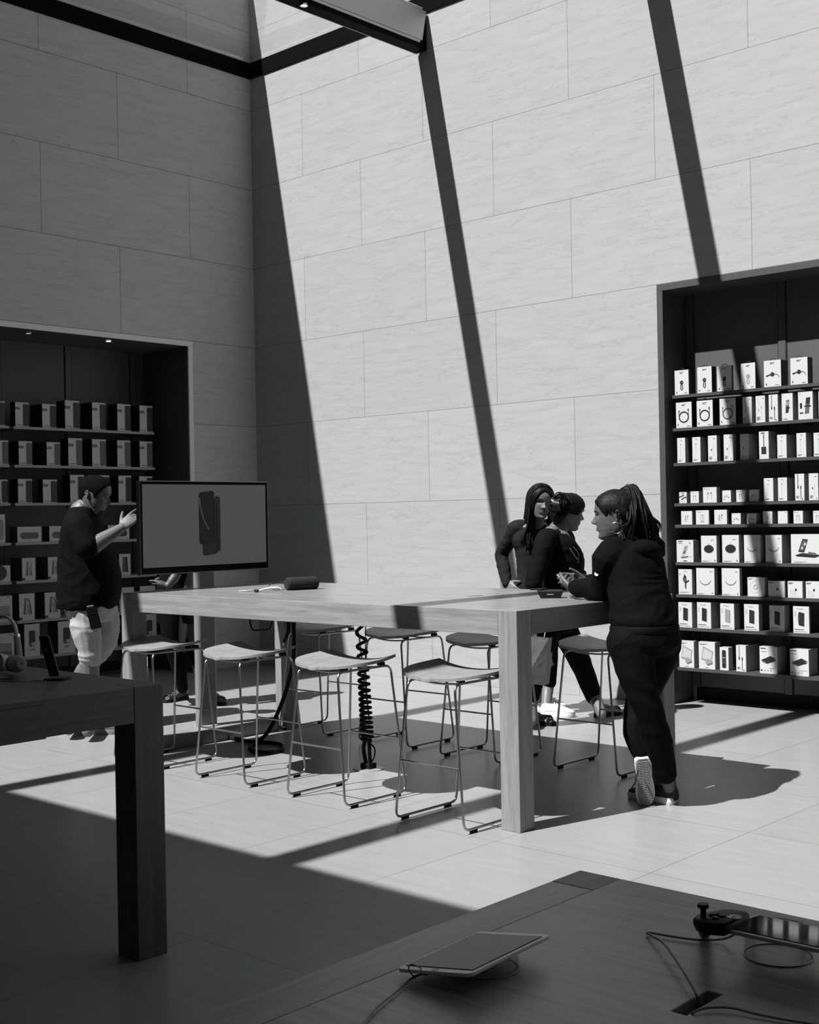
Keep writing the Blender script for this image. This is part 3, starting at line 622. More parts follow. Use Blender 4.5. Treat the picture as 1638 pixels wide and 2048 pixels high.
def art(f, kind):
    p = f.P; R = f.rect
    if kind in ('loop', 'loop_l'):
        m = 2 if kind == 'loop' else 4; f.small(.36, .9, .28, 2, 3); f.ring(.5, .5, .085, .009, m); f.stroke([(.47, .46), (.44, .36), (.43, .24), (.5, .19), (.57, .24), (.56, .36), (.53, .46)], .006, m); R(.46, .43, .54, .5, m); R(.1, .08, .17, .14, 3); f.small(.68, .07, .2, 1)
    elif kind == 'winder': f.small(.36, .9, .28, 2, 3); f.ell(.5, .47, .12, .12, 2); f.stroke([(.16, .42), (.3, .45), (.42, .46)], .007, 2); f.stroke([(.58, .47), (.72, .47), (.84, .42), (.9, .34)], .004, 3); R(.12, .4, .24, .45, 2); R(.1, .08, .16, .14, 3); f.small(.66, .06, .22, 1)
    elif kind in ('ring', 'ring_l'):
        m = 2 if kind == 'ring' else 3; f.small(.36, .9, .28, 2, 3); f.ring(.5, .42, .29, .009, m); f.stroke([(.2, .44), (.18, .56), (.2, .66)], .004, m); f.stroke([(.79, .44), (.8, .56), (.78, .68)], .004, m); R(.75, .66, .82, .73, m); R(.17, .62, .23, .69, m); R(.09, .1, .15, .16, 3); f.small(.68, .06, .22, 1)
    elif kind == 'cable_p': f.stroke([(.3, .93), (.3, .5)], .003, 5); f.stroke([(.62, .55), (.62, .1)], .003, 5); R(.26, .42, .34, .52, 4); R(.58, .52, .66, .62, 4); f.small(.1, .2, .4, 4, 4, .02); R(.7, .9, .84, .92, 4)
    elif kind == 'cable': f.stroke([(.32, .99), (.32, .55)], .004, 2); f.stroke([(.62, .5), (.62, .05)], .004, 2); R(.27, .45, .38, .56, 2); R(.57, .44, .68, .55, 2); f.small(.1, .16, .34, 3, 4, .018); R(.72, .05, .84, .08, 3)
    elif kind == 'mount': f.quad([(.34, .27), (.62, .3), (.7, .76), (.42, .74)], 2); f.quad([(.37, .5), (.66, .52), (.7, .73), (.43, .72)], 3); f.ell(.56, .47, .22, .06, 2); R(.46, .56, .52, .68, 5); R(.58, .57, .64, .7, 5); R(.1, .93, .14, .96, 3); f.small(.1, .06, .4, 1)
    elif kind == 'mount2': R(.12, .4, .27, .6, 2); f.quad([(.45, .2), (.74, .22), (.84, .8), (.55, .78)], 3); f.quad([(.52, .55), (.8, .56), (.84, .78), (.57, .77)], 2); f.ell(.65, .48, .24, .06, 2); R(.1, .22, .34, .26, 2); f.ell(.24, .24, .05, .03, 2); R(.1, .93, .14, .96, 3)
    elif kind == 'adapter': f.rect(.2, .93, .6, .96, 2); f.stroke([(.5, .85), (.5, .42)], .005, 2); R(.46, .76, .54, .9, 2); R(.24, .18, .74, .44, 2)
    elif kind == 'dot': f.stroke([(.6, .62), (.6, .2)], .002, 5); R(.33, .42, .44, .48, 2); f.small(.12, .17, .36, 4, 4, .018); R(.1, .92, .14, .95, 3); R(.6, .88, .82, .9, 4); f.ell(.8, .08, .05, .05, 4)
    elif kind == 'thin': f.stroke([(.42, .75), (.42, .2)], .002, 5); R(.38, .72, .52, .76, 4); f.small(.12, .1, .5, 2, 4, .018); R(.4, .9, .62, .92, 4)
    elif kind == 'jack': f.stroke([(.02, .55), (.3, .62), (.66, .74)], .007, 2); f.stroke([(.28, .3), (.66, .5), (.98, .56)], .007, 2); f.small(.2, .12, .5, 1); R(.3, .86, .7, .9, 3); f.ell(.9, .4, .05, .07, 4)
    elif kind == 'buds': f.stroke([(.36, .58), (.33, .2)], .003, 4); f.stroke([(.62, .58), (.65, .2)], .003, 4); f.ell(.38, .62, .045, .055, 3); f.ell(.6, .62, .045, .055, 3); R(.08, .9, .13, .95, 3); f.small(.12, .88, .4, 1)
    elif kind == 'buds_d': f.ell(.3, .45, .05, .07, 2); f.ell(.52, .52, .045, .09, 3); f.ell(.72, .42, .05, .07, 3); R(.08, .88, .14, .94, 3); f.ell(.2, .25, .05, .05, 2)
    elif kind == 'pods': f.stroke([(.42, .6), (.4, .35)], .006, 4); f.stroke([(.58, .62), (.6, .38)], .006, 4); f.ell(.4, .62, .055, .055, 4); f.ell(.62, .65, .04, .04, 2); f.stroke([(.3, .5), (.36, .3), (.5, .26)], .003, 4)
    elif kind == 'puck': R(.36, .2, .62, .66, 5); f.ell(.49, .66, .13, .03, 4); f.ell(.49, .2, .13, .03, 4); R(.06, .9, .1, .94, 3); f.small(.14, .88, .3, 1)
    elif kind == 'code': R(.38, .4, .6, .58, 3); R(.43, .45, .55, .53, 5); f.small(.2, .72, .6, 1, 3); f.ell(.48, .86, .06, .03, 4)
    elif kind == 'blank': R(.06, .9, .1, .94, 3); f.small(.7, .88, .2, 1)
    elif kind == 'stand': f.quad([(.3, .26), (.52, .3), (.72, .78), (.5, .78)], 5); f.quad([(.34, .36), (.52, .39), (.66, .72), (.5, .72)], 3); f.quad([(.4, .48), (.56, .52), (.64, .7), (.52, .7)], 4); f.quad([(.24, .24), (.3, .18), (.66, .22), (.66, .27)], 3); f.stroke([(.6, .28), (.8, .24), (.92, .26)], .002, 4); f.small(.1, .93, .28, 1, 2, .03); f.small(.1, .86, .22, 1); R(.38, .05, .62, .075, 2); f.ring(.8, .88, .04, .002, 3)
    elif kind == 'oval': f.ell(.5, .5, .32, .235, 3); f.ell(.5, .51, .31, .225, 2); f.stroke([(.5, .64), (.5, .72)], .002, 3); f.small(.62, .85, .24, 2, 5, .015); f.small(.06, .06, .5, 2, 4, .012); R(.82, .06, .92, .1, 4)
    elif kind == 'arc': f.ring(.5, .62, .32, .006, 3, 205, 335); f.ring(.5, .63, .32, .004, 4, 200, 340); f.small(.74, .88, .18, 2, 5, .015); f.small(.06, .05, .4, 2, 4, .012); R(.84, .06, .92, .1, 4)
    elif kind == 'dock': f.quad([(.12, .28), (.18, .24), (.72, .2), (.86, .26), (.86, .3), (.34, .36)], 2); f.quad([(.22, .4), (.4, .38), (.52, .82), (.36, .84)], 2); f.quad([(.27, .46), (.38, .44), (.48, .78), (.38, .79)], 3); f.quad([(.3, .5), (.36, .49), (.38, .56), (.32, .57)], 5); f.quad([(.39, .62), (.45, .61), (.47, .7), (.41, .71)], 5); f.quad([(.5, .32), (.76, .28), (.76, .36), (.54, .4)], 3); f.small(.08, .06, .4, 2, 4, .012)
    elif kind == 'vent': f.quad([(.45, .82), (.6, .68), (.58, .5), (.44, .46), (.32, .58)], 2); f.quad([(.3, .6), (.5, .5), (.8, .58), (.78, .52), (.56, .44)], 2); f.quad([(.48, .48), (.58, .46), (.56, .2), (.48, .26)], 2); f.ell(.5, .58, .12, .12, 3); f.text('mophie', .52, .9, f.h*.05, 3); f.small(.06, .09, .8, 2, 4, .012); R(.07, .78, .14, .84, 4)
    elif kind == 'disc': f.ring(.48, .5, .32, .0015, 5); f.ring(.48, .5, .11, .005, 4); f.small(.05, .93, .3, 2, 4, .02)
    elif kind == 'chip': R(.5, .42, .62, .56, 2); f.stroke([(.2, .1), (.2, .45), (.36, .45), (.36, .1)], .001, 4); f.small(.06, .9, .34, 2, 3, .03); f.stroke([(.5, .42), (.5, .1)], .001, 4)
    elif kind in ('power', 'power_l', 'power_k'):
        m = {'power': 2, 'power_l': 4, 'power_k': 2}[kind]; f.quad([(.34, .3), (.68, .25), (.7, .75), (.36, .8)], m); f.quad([(.66, .25), (.7, .26), (.72, .74), (.69, .75)], 3); f.text('mophie', .5, .89, f.h*.055, 3); R(.27, .9, .31, .93, 2); R(.06, .66, .18, .82, 5); f.small(.06, .13, .6, 1, 3); f.small(.06, .06, .8, 1, 4, .014)
        if kind == 'power_k': f.stroke([(.36, .75), (.3, .55), (.35, .35)], .003, 3)
    elif kind == 'board': f.quad([(.14, .34), (.78, .22), (.9, .66), (.26, .84)], 4); f.quad([(.2, .4), (.74, .3), (.84, .62), (.3, .78)], 5); f.quad([(.4, .22), (.52, .4), (.86, .3), (.84, .24), (.5, .16)], 4); f.quad([(.5, .16), (.84, .24), (.86, .2), (.54, .13)], 3); f.small(.05, .92, .5, 2, 4, .014); f.text('logitech', .5, .04, f.h*.05, 2)
    elif kind == 'remote': f.rrect(.26, .1, .72, .88, .008, 2); f.ell(.4, .55, .07, .07, 4); f.ell(.58, .55, .07, .07, 4); f.ell(.4, .44, .06, .06, 3); f.ell(.58, .44, .06, .06, 3); f.ell(.4, .34, .06, .06, 3); f.rrect(.52, .28, .64, .38, .004, 3)
    elif kind == 'drive': f.quad([(.1, .5), (.62, .66), (.92, .56), (.4, .4)], 2); f.quad([(.1, .5), (.4, .4), (.4, .36), (.12, .44)], 3); f.quad([(.4, .4), (.92, .56), (.9, .48), (.4, .36)], 2); f.ell(.86, .52, .04, .03, 4); f.small(.06, .92, .3, 1, 2, .035); f.small(.08, .81, .3, 1); f.ell(.1, .12, .045, .045, 2); f.ring(.3, .12, .035, .0015, 3); f.ring(.46, .12, .035, .0015, 3); f.ring(.62, .12, .035, .0015, 3); f.small(.5, .2, .42, 1, 4, .016)
    elif kind in ('boom', 'boom_m'): f.rrect(.56, .03, .995, .94, .012, 2 if kind == 'boom' else 3); R(.0, .70, .36, .80, 3); R(.06, .74, .26, .755, 5); f.small(.1, .07, .4, 1, 2, .02)
    elif kind == 'pill': f.rrect(.1, .2, .9, .66, .04, 4); f.rrect(.12, .22, .88, .6, .04, 3); f.text('beats', .5, .07, f.h*.1, 4)
    elif kind == 'pill_d': f.rrect(.1, .2, .9, .66, .04, 3); f.rrect(.12, .22, .88, .6, .04, 2); f.text('beats', .5, .07, f.h*.1, 4)
    elif kind == 'tall_d': f.rrect(.2, .12, .8, .82, .03, 3); f.rrect(.22, .14, .78, .8, .03, 4)
    elif kind == 'roundsp': f.ell(.5, .55, .34, .34, 3); f.ell(.5, .56, .3, .3, 2); f.ell(.3, .2, .03, .03, 3)
    elif kind in ('bottle', 'bottle_s'):
        f.quad([(.27, .22), (.75, .22), (.68, .84), (.36, .84)], 5); f.quad([(.27, .22), (.42, .22), (.46, .84), (.36, .84)], 3); f.quad([(.52, .22), (.66, .22), (.6, .6), (.52, .6)], 4); f.quad([(.68, .22), (.75, .22), (.68, .84), (.65, .84)], 3); R(0, .03, .2, .12, 2); R(.22, .04, .52, .14, 0)
        if kind == 'bottle_s': f.stroke([(.5, .82), (.72, .62), (.8, .22)], .006, 2)
    elif kind == 'flask': f.quad([(.27, .14), (.8, .14), (.72, .86), (.32, .86)], 2); f.quad([(.32, .2), (.5, .2), (.5, .82), (.36, .82)], 3); R(0, .03, .2, .14, 2); R(.22, .04, .6, .16, 0)
    elif kind == 'zipp': f.rrect(.3, .3, .7, .80, .014, 2); f.rrect(.33, .32, .46, .42, .004, 3); f.rrect(.47, .32, .68, .43, .004, 5); f.stroke([(.7, .78), (.8, .74), (.85, .66), (.82, .59), (.78, .62), (.76, .7)], .003, 3); f.text('ZIPP', .5, .17, f.h*.1, 3)
    elif kind == 'photo': R(.0, .12, .9, .62, 4); R(.0, .12, .9, .3, 3); f.small(.05, .86, .5, 3, 4, .02); R(.75, .93, .9, .95, 3)
    elif kind == 'round_top': f.ell(.45, .62, .3, .2, 3)

def make_box(w, h, d, kind, side):
    mb = MB(); e = .0012
    mb.box(-w/2, w/2, 0, d, 0, h, 0)
    mb.m[-6:] = [1, 1, 0, 1, 1 if side == 0 else 4+0, 1 if side == 0 else 4]     # bottom, top, front, back, left, right
    art(Face(mb, w, h), kind); return mb

def product(side, to, u0, u1, z, top, d, n, kind, label, group, cat='box', hang=False, name='product_box', sidem=None, lean=0, rear=''):
    """n boxes filed one behind another; to maps (u along the wall, depth, z); the front one carries the label given"""
    w, h, dd = u1-u0, top-z, d/n
    mb = MB(); mb.box(-w/2, w/2, .0004, dd-.0006, 0, h, 0); mb.m = [1, 1, 0, 1, 1, 1]
    art(Face(mb, w, h), kind)
    ms = list(PM); ms[1] = sidem or cardgrey
    me = mb.mesh(name, ms, False, False)
    bm = bmesh.new(); bm.from_mesh(me); bm.faces.ensure_lookup_table()
    bmesh.ops.recalc_face_normals(bm, faces=[f for f in bm.faces[:6]]); bm.to_mesh(me); bm.free()
    for k in range(n):
        o = bpy.data.objects.new(name, me); COL.objects.link(o)
        o.location = to((u0+u1)/2, dd*k, z+.0004); o.rotation_euler = (lean if k == 0 else 0, 0, 0 if side == 'R' else math.pi/2)
        tag(o, label if k == 0 else rear, cat, group)
        if hang and k == 0:
            s = .022; c = o.location+V((0, 0, h))
            h_ = MB().tube([c+V((s*math.cos(a), .01, -.003+.016*math.sin(a))) for a in [math.pi*i/8 for i in range(9)]], .0022, 6).build('hang_loop', black, None, True)
            attach(h_, o)
    return me

ORD = ['first', 'second', 'third', 'fourth', 'fifth', 'sixth', 'seventh', 'eighth', 'ninth', 'tenth']
RF = .052
def z2(x, y): return (1310+x*.20513, 540+y*.20513)
def z3(x, y): return (1310+x*.22953, 930+y*.22953)
DESC = {'loop': 'dark key-loop cable', 'loop_l': 'pale key-loop cable', 'winder': 'round cable winder', 'ring': 'black cable ring', 'ring_l': 'grey cable ring', 'cable_p': 'pale straight cable', 'cable': 'black straight cable',
        'mount': 'phone in a mount', 'mount2': 'mount and charger set', 'adapter': 'black square adapter', 'dot': 'small black dot', 'thin': 'thin pale cable', 'jack': 'black jack plugs', 'buds': 'white wired earbuds', 'buds_d': 'dark earbud set',
        'pods': 'wireless earbuds', 'puck': 'pale puck', 'code': 'small grey square', 'blank': 'plain front', 'stand': 'phone on a charging stand', 'oval': 'black oval pad', 'arc': 'thin crescent', 'dock': 'black charging dock',
        'vent': 'black vent mount', 'disc': 'pale disc', 'chip': 'tiny black chip', 'power': 'black battery pack', 'power_l': 'pale battery pack', 'power_k': 'black battery on a strap', 'board': 'grey tablet keyboard stand', 'remote': 'black remote', 'drive': 'flat black device'}
#  shelf, converter, rows: (left, right, top, side end, boxes filed, artwork)
RROWS = [
 (0, z2, [(190, 325, 977, 350, 2, 'loop'), (410, 550, 944, 595, 2, 'loop'), (603, 745, 935, 762, 1, 'loop'), (835, 975, 908, 985, 1, 'loop_l'), (1060, 1225, 880, 1292, 2, 'winder'), (1318, 1485, 854, 1535, 2, 'winder')]),
 (1, z2, [(203, 355, 1290, 382, 2, 'ring'), (405, 560, 1272, 600, 2, 'ring'), (628, 785, 1252, 802, 1, 'ring_l'), (852, 940, 1238, 975, 3, 'cable_p'), (980, 1070, 1227, 1104, 3, 'cable_p'), (1107, 1195, 1215, 1230, 2, 'cable'), (1233, 1340, 1203, 1388, 2, 'mount'), (1393, 1535, 1187, 1580, 2, 'mount2'), (1592, 1700, 1178, 1740, 2, 'thin')]),
 (2, z2, [(215, 292, 1638, 325, 1, 'thin'), (362, 440, 1630, 500, 3, 'thin'), (515, 600, 1615, 636, 2, 'dot'), (668, 757, 1604, 788, 2, 'dot'), (828, 910, 1600, 1000, 4, 'dot'), (1012, 1105, 1575, 1178, 4, 'adapter'), (1190, 1280, 1606, 1370, 4, 'thin'), (1378, 1470, 1590, 1530, 3, 'thin'), (1545, 1640, 1586, 1700, 3, 'thin')]),
 (3, z3, [(210, 275, 237, 303, 2, 'jack'), (308, 380, 230, 413, 3, 'buds'), (417, 535, 194, 567, 2, 'buds'), (585, 660, 222, 705, 3, 'buds_d'), (707, 785, 218, 816, 2, 'buds'), (820, 900, 215, 908, 1, 'buds_d'), (947, 1028, 115, 1068, 3, 'thin'), (1070, 1148, 110, 1214, 4, 'thin'), (1218, 1298, 77, 1335, 2, 'cable'), (1338, 1420, 73, 1470, 3, 'dot')]),
 (4, z3, [(227, 322, 402, 343, 1, 'pods'), (355, 467, 395, 480, 1, 'puck'), (516, 625, 391, 642, 1, 'pods'), (667, 745, 421, 797, 3, 'buds_d'), (800, 880, 421, 932, 3, 'buds_d'), (940, 1020, 404, 1064, 2, 'code'), (1070, 1153, 402, 1168, 1, 'blank'), (1206, 1287, 400, 1370, 4, 'buds'), (1377, 1455, 399, 1510, 3, 'buds')]),
 (5, z3, [(187, 332, 655, 385, 1, 'stand'), (400, 534, 617, 562, 1, 'oval'), (583, 729, 611, 766, 1, 'oval'), (774, 915, 611, 948, 1, 'arc'), (960, 1103, 611, 1180, 2, 'arc'), (1183, 1470, 603, 1530, 1, 'dock')]),
 (6, z3, [(203, 320, 909, 346, 1, 'vent'), (358, 515, 899, 545, 1, 'arc'), (580, 735, 900, 758, 1, 'arc'), (805, 952, 981, 980, 1, 'disc'), (985, 1128, 1012, 1142, 1, 'chip'), (1155, 1283, 1015, 1306, 1, 'chip'), (1313, 1440, 1017, 1470, 1, 'chip')]),
 (7, z3, [(203, 320, 1197, 360, 2, 'power'), (365, 485, 1198, 560, 4, 'power'), (567, 687, 1208, 737, 3, 'power_l'), (775, 902, 1214, 935, 2, 'power'), (995, 1125, 1225, 1170, 3, 'power'), (1202, 1340, 1233, 1352, 1, 'power_k')]),
 (8, z3, [(209, 337, 1534, 378, 1, 'board'), (380, 520, 1543, 570, 1, 'board'), (563, 638, 1590, 677, 3, 'remote'), (705, 790, 1573, 910, 5, 'cable'), (910, 1063, 1584, 1140, 2, 'drive'), (1175, 1337, 1605, 1416, 2, 'drive')]),
]
ROWN = ['top', 'second', 'third', 'fourth', 'fifth', 'sixth', 'seventh', 'eighth', 'bottom']
def toR(u, d, z): return V((u, RF+d, z))
for si, cv, rows in RROWS:
    for i, (l, r, tp, se, n, kind) in enumerate(rows):
        z = RZ[si]; ym = cv(0, tp)[1]
        a, b = ony(*cv(l, tp), RF), ony(*cv(r, tp), RF); zt_ = (a.z+b.z)/2
        # depth of the file from where its side ends in the view
        lo, hi = .0, RD-RF-.02
        for _ in range(30):
            m = (lo+hi)/2; q = V((b.x, RF+m, zt_))-CAM; px = 819+FPX*q.dot(RT)/q.dot(FW)
            if px < cv(se, tp)[0]: lo = m
            else: hi = m
        d = min(max(lo, .022), RD-RF-.03); nn = max(1, n)
        lab = 'white box with %s, %s from left, %s shelf, right niche' % (DESC[kind], ORD[i], ROWN[si])
        rear = 'rear box filed behind %s box from left, %s shelf, right niche' % (ORD[i], ROWN[si])
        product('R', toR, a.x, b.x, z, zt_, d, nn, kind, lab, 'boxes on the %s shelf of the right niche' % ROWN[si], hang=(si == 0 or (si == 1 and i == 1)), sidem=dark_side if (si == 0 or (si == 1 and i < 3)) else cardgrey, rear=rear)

# left niche: fronts face the room; speaker sides printed black, other sides painted with shade
LF = .312
def z1(x, y): return (x*.29289, 780+y*.29289)
def toL(u, d, z): return V((-LF-d, u, z))
LROWS = [
 (0, [(-60, 32, 75, -95, 'boom'), (103, 195, 85, 68, 'boom'), (287, 380, 97, 205, 'boom'), (443, 540, 73, 385, 'boom'), (628, 720, 87, 548, 'boom'), (800, 890, 97, 733, 'boom'), (952, 1040, 108, 893, 'boom')]),
 (1, [(-40, 55, 343, -75, 'boom_m'), (127, 218, 350, 63, 'boom_m'), (318, 410, 357, 228, 'boom_m'), (465, 560, 330, 410, 'boom_m'), (628, 722, 337, 563, 'boom_m'), (800, 890, 345, 740, 'boom_m'), (953, 1040, 352, 900, 'boom_m')]),
 (2, [(-40, 50, 612, -75, 'boom'), (122, 218, 608, 65, 'boom'), (292, 388, 612, 258, 'boom'), (478, 573, 580, 423, 'boom'), (655, 745, 583, 590, 'boom'), (808, 895, 585, 763, 'boom'), (950, 1040, 590, 905, 'boom')]),
 (3, [(-30, 34, 850, -60, 'tall_d'), (118, 282, 934, 65, 'pill'), (337, 490, 929, 288, 'pill'), (737, 882, 922, 700, 'pill_d')]),
 (4, [(-70, 70, 1200, -110, 'roundsp'), (150, 240, 1147, 75, 'bottle'), (327, 415, 1140, 245, 'bottle'), (813, 890, 1120, 770, 'flask')]),
 (5, [(-75, 82, 1408, -110, 'photo'), (130, 234, 1391, 85, 'bottle_s'), (305, 410, 1382, 240, 'bottle_s'), (815, 914, 1348, 775, 'round_top'), (955, 1060, 1338, 930, 'round_top')]),
 (6, [(-75, 95, 1665, -120, 'photo'), (165, 270, 1598, 120, 'zipp'), (395, 512, 1578, 325, 'zipp'), (700, 800, 1546, 660, 'zipp'), (968, 1068, 1530, 925, 'zipp')]),
]
LDESC = {'boom': 'black-sided box with dark cylinder speaker', 'boom_m': 'black-sided box with grey cylinder speaker', 'tall_d': 'pale box with a rounded device', 'pill': 'flat white box with pale pill speaker', 'pill_d': 'flat white box with dark pill speaker',
         'roundsp': 'white box with a round dark speaker', 'bottle': 'white box with a clear water bottle', 'flask': 'white box with a dark flask', 'bottle_s': 'white box with a bottle and straw', 'round_top': 'white box above the table edge', 'photo': 'white box with a photograph', 'zipp': 'white box with black strapped speaker'}
LWHERE = {3: ['at left picture edge', 'left of the man', 'partly behind the man', 'under the raised hand'], 4: ['at left picture edge', 'two left of the man', 'touching the man', 'between man and screen'],
          5: ['at left picture edge', 'two left of the man', 'touching the man', 'right of the man', 'under the screen'], 6: ['behind the headphones', 'right of the headphones', 'left of the shorts', 'right of the shorts', 'behind the table leg']}
LN = ['top', 'second', 'third', 'fourth', 'fifth', 'sixth', 'bottom']
for si, rows in LROWS:
    z = LZ[si]
    for i, (l, r, tp, se, kind) in enumerate(rows):
        a, b = onx(*z1(l, tp), -LF), onx(*z1(r, tp), -LF); zt_ = (a.z+b.z)/2
        lo, hi = .0, LD-LF-.03
        for _ in range(30):
            m = (lo+hi)/2; q = V((-LF-m, a.y, zt_))-CAM; px = 819+FPX*q.dot(RT)/q.dot(FW)
            if px > z1(se, tp)[0]: lo = m
            else: hi = m
        wh = LWHERE[si][i] if si in LWHERE else ('%s from right' % ORD[len(rows)-1-i] if i else 'cut by left picture edge')
        lab = '%s, %s, %s shelf, left niche' % (LDESC[kind], wh, LN[si])
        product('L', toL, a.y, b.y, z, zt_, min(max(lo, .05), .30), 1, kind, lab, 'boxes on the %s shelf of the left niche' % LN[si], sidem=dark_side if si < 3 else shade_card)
# ------------------------------------------------------------------ people
Z = V((0, 0, 1))
def skinm(name, v):
    return mat(name, v, .5, spec=.4, var=v*.06, vscale=30)
def cloth(name, v, rough=.85, bump=.25, sc=180): return mat(name, v, rough, spec=.08, bump=bump, bscale=sc)
def hairm(name, v): return mat(name, v, .55, spec=.13)

def grow(name, mb, material, parent, voxel, smooth=4, fold=None):
    """melt overlapping limbs into one continuous surface"""
    me = mb.mesh(name, material, True); o = bpy.data.objects.new(name, me); COL.objects.link(o)
    r = o.modifiers.new('melt', 'REMESH'); r.mode = 'VOXEL'; r.voxel_size = voxel; r.adaptivity = 0
    s = o.modifiers.new('ease', 'SMOOTH'); s.factor = .5; s.iterations = smooth
    dg = bpy.context.evaluated_depsgraph_get(); dg.update(); ev = o.evaluated_get(dg)
    m2 = bpy.data.meshes.new_from_object(ev, depsgraph=dg); o.modifiers.clear(); o.data = m2; bpy.data.meshes.remove(me)
    m2.materials.clear(); m2.materials.append(material); m2.polygons.foreach_set('use_smooth', [True]*len(m2.polygons))
    if fold:
        amp, sc, seed = fold; n = len(m2.vertices)
        co = [0.0]*(3*n); no = [0.0]*(3*n); m2.vertices.foreach_get('co', co); m2.vertex_normals.foreach_get('vector', no)
        for i in range(0, 3*n, 3):
            q = V((co[i]*sc[0]+seed, co[i+1]*sc[1]+seed*.7, co[i+2]*sc[2]))
            k = noise.noise(q+V((noise.noise(q*.6)*1.2, 0, noise.noise(q*.5+V((9, 0, 0)))*1.2)))
            e = amp*(1-2.2*abs(k))
            for j in (0, 1, 2): co[i+j] += no[i+j]*e
        m2.vertices.foreach_set('co', co); m2.update()
    attach(o, parent); return o

def ring_(c, S, F, a, b, n=22, p=2.35):
    out = []
    for k in range(n):
        t = 2*math.pi*k/n; ct, st = math.cos(t), math.sin(t)
        out.append(c+S*(a*math.copysign(abs(ct)**(2/p), ct))+F*(b*math.copysign(abs(st)**(2/p), st)))
    return out
def trunk(mb, specs, S, F, sub=5):
    """specs: (centre, half width, half depth) bottom to top, eased into a smooth loft"""
    C = spline([s[0] for s in specs], sub); A = spline([V((s[1], s[2], 0)) for s in specs], sub)
    rings = [ring_(c, S, F, max(a.x, .004), max(a.y, .004)) for c, a in zip(C, A)]
    t0, t1 = rings[0], rings[-1]; c0, c1 = C[0], C[-1]
    rings = [[c0+(p-c0)*.6-Z*.008 for p in t0]]+rings+[[c1+(p-c1)*.6+Z*.008 for p in t1]]
    return mb.loft(rings)
def limb(mb, pts, rad, sub=6, n=14, dome=True):
    P = spline(pts, sub); R = [q.x for q in spline([V((r, 0, 0)) for r in rad], sub)]
    return mb.tube(P, R, n, dome=dome)

def basis(f, tilt=0):
    f = f.normalized(); s = Z.cross(f).normalized(); u = f.cross(s)     # s is the figure's left
    if tilt: u, s = (u*math.cos(tilt)+s*math.sin(tilt)), (s*math.cos(tilt)-u*math.sin(tilt))
    return f, s, u

def pick(tab, x):
    for (x0, y0), (x1, y1) in zip(tab, tab[1:]):
        if x <= x1: k = max(0, min(1, (x-x0)/(x1-x0))); return lerp(y0, y1, k*k*(3-2*k)*.5+k*.5)
    return tab[-1][1]
FRONT = [(-.5, .20), (-.47, .30), (-.41, .355), (-.33, .35), (-.25, .365), (-.15, .375), (-.05, .372), (.05, .366), (.12, .385), (.2, .385), (.3, .35), (.39, .275), (.45, .18), (.485, .09), (.5, .0)]
BACK = [(-.5, -.10), (-.45, -.04), (-.38, .06), (-.3, .18), (-.2, .30), (-.1, .37), (0, .415), (.1, .44), (.2, .44), (.3, .405), (.39, .325), (.45, .225), (.485, .12), (.5, .0)]
SIDE = [(-.5, .10), (-.46, .155), (-.4, .20), (-.33, .235), (-.25, .262), (-.15, .285), (0, .308), (.1, .322), (.2, .322), (.3, .292), (.39, .23), (.45, .155), (.485, .08), (.5, .0)]
G_ = lambda a, b, sa, sb: math.exp(-(a/sa)**2-(b/sb)**2)
def relief(x, t, fem=1):
    """features of the face as forward offsets: x across, t up, in head heights"""
    ax = abs(x); e = 0
    if -.17 < t < .12:
        A = pick([(-.17, 0), (-.145, .045), (-.115, .118), (-.09, .122), (-.03, .078), (.04, .035), (.11, .0)], t); e += A*math.exp(-(x/pick([(-.17, .055), (-.11, .052), (-.05, .036), (.1, .034)], t))**2)
    e += .03*G_(ax-.052, t+.118, .028, .028)
    e -= .042*G_(ax-.13, t-.035, .075, .045)
    e += (.012 if fem else .02)*G_(ax-.13, t-.11, .10, .03)
    e += .014*G_(ax-.17, t+.07, .09, .07)
    e += .030*G_(x, t+.225, .085, .019)+.033*G_(x, t+.268, .075, .021)-.012*G_(x, t+.246, .09, .007)-.014*G_(x, t+.325, .09, .028)
    e += .022*G_(x, t+.42, .08, .055)
    return e
def hsurf(x, t):
    """how far forward the face lies at x across, t up"""
    w, f0 = pick(SIDE, t), pick(FRONT, t); r = min(.98, abs(x)/max(w, .01)); return f0*(1-r**2.3)**(1/2.3)+relief(x, t)
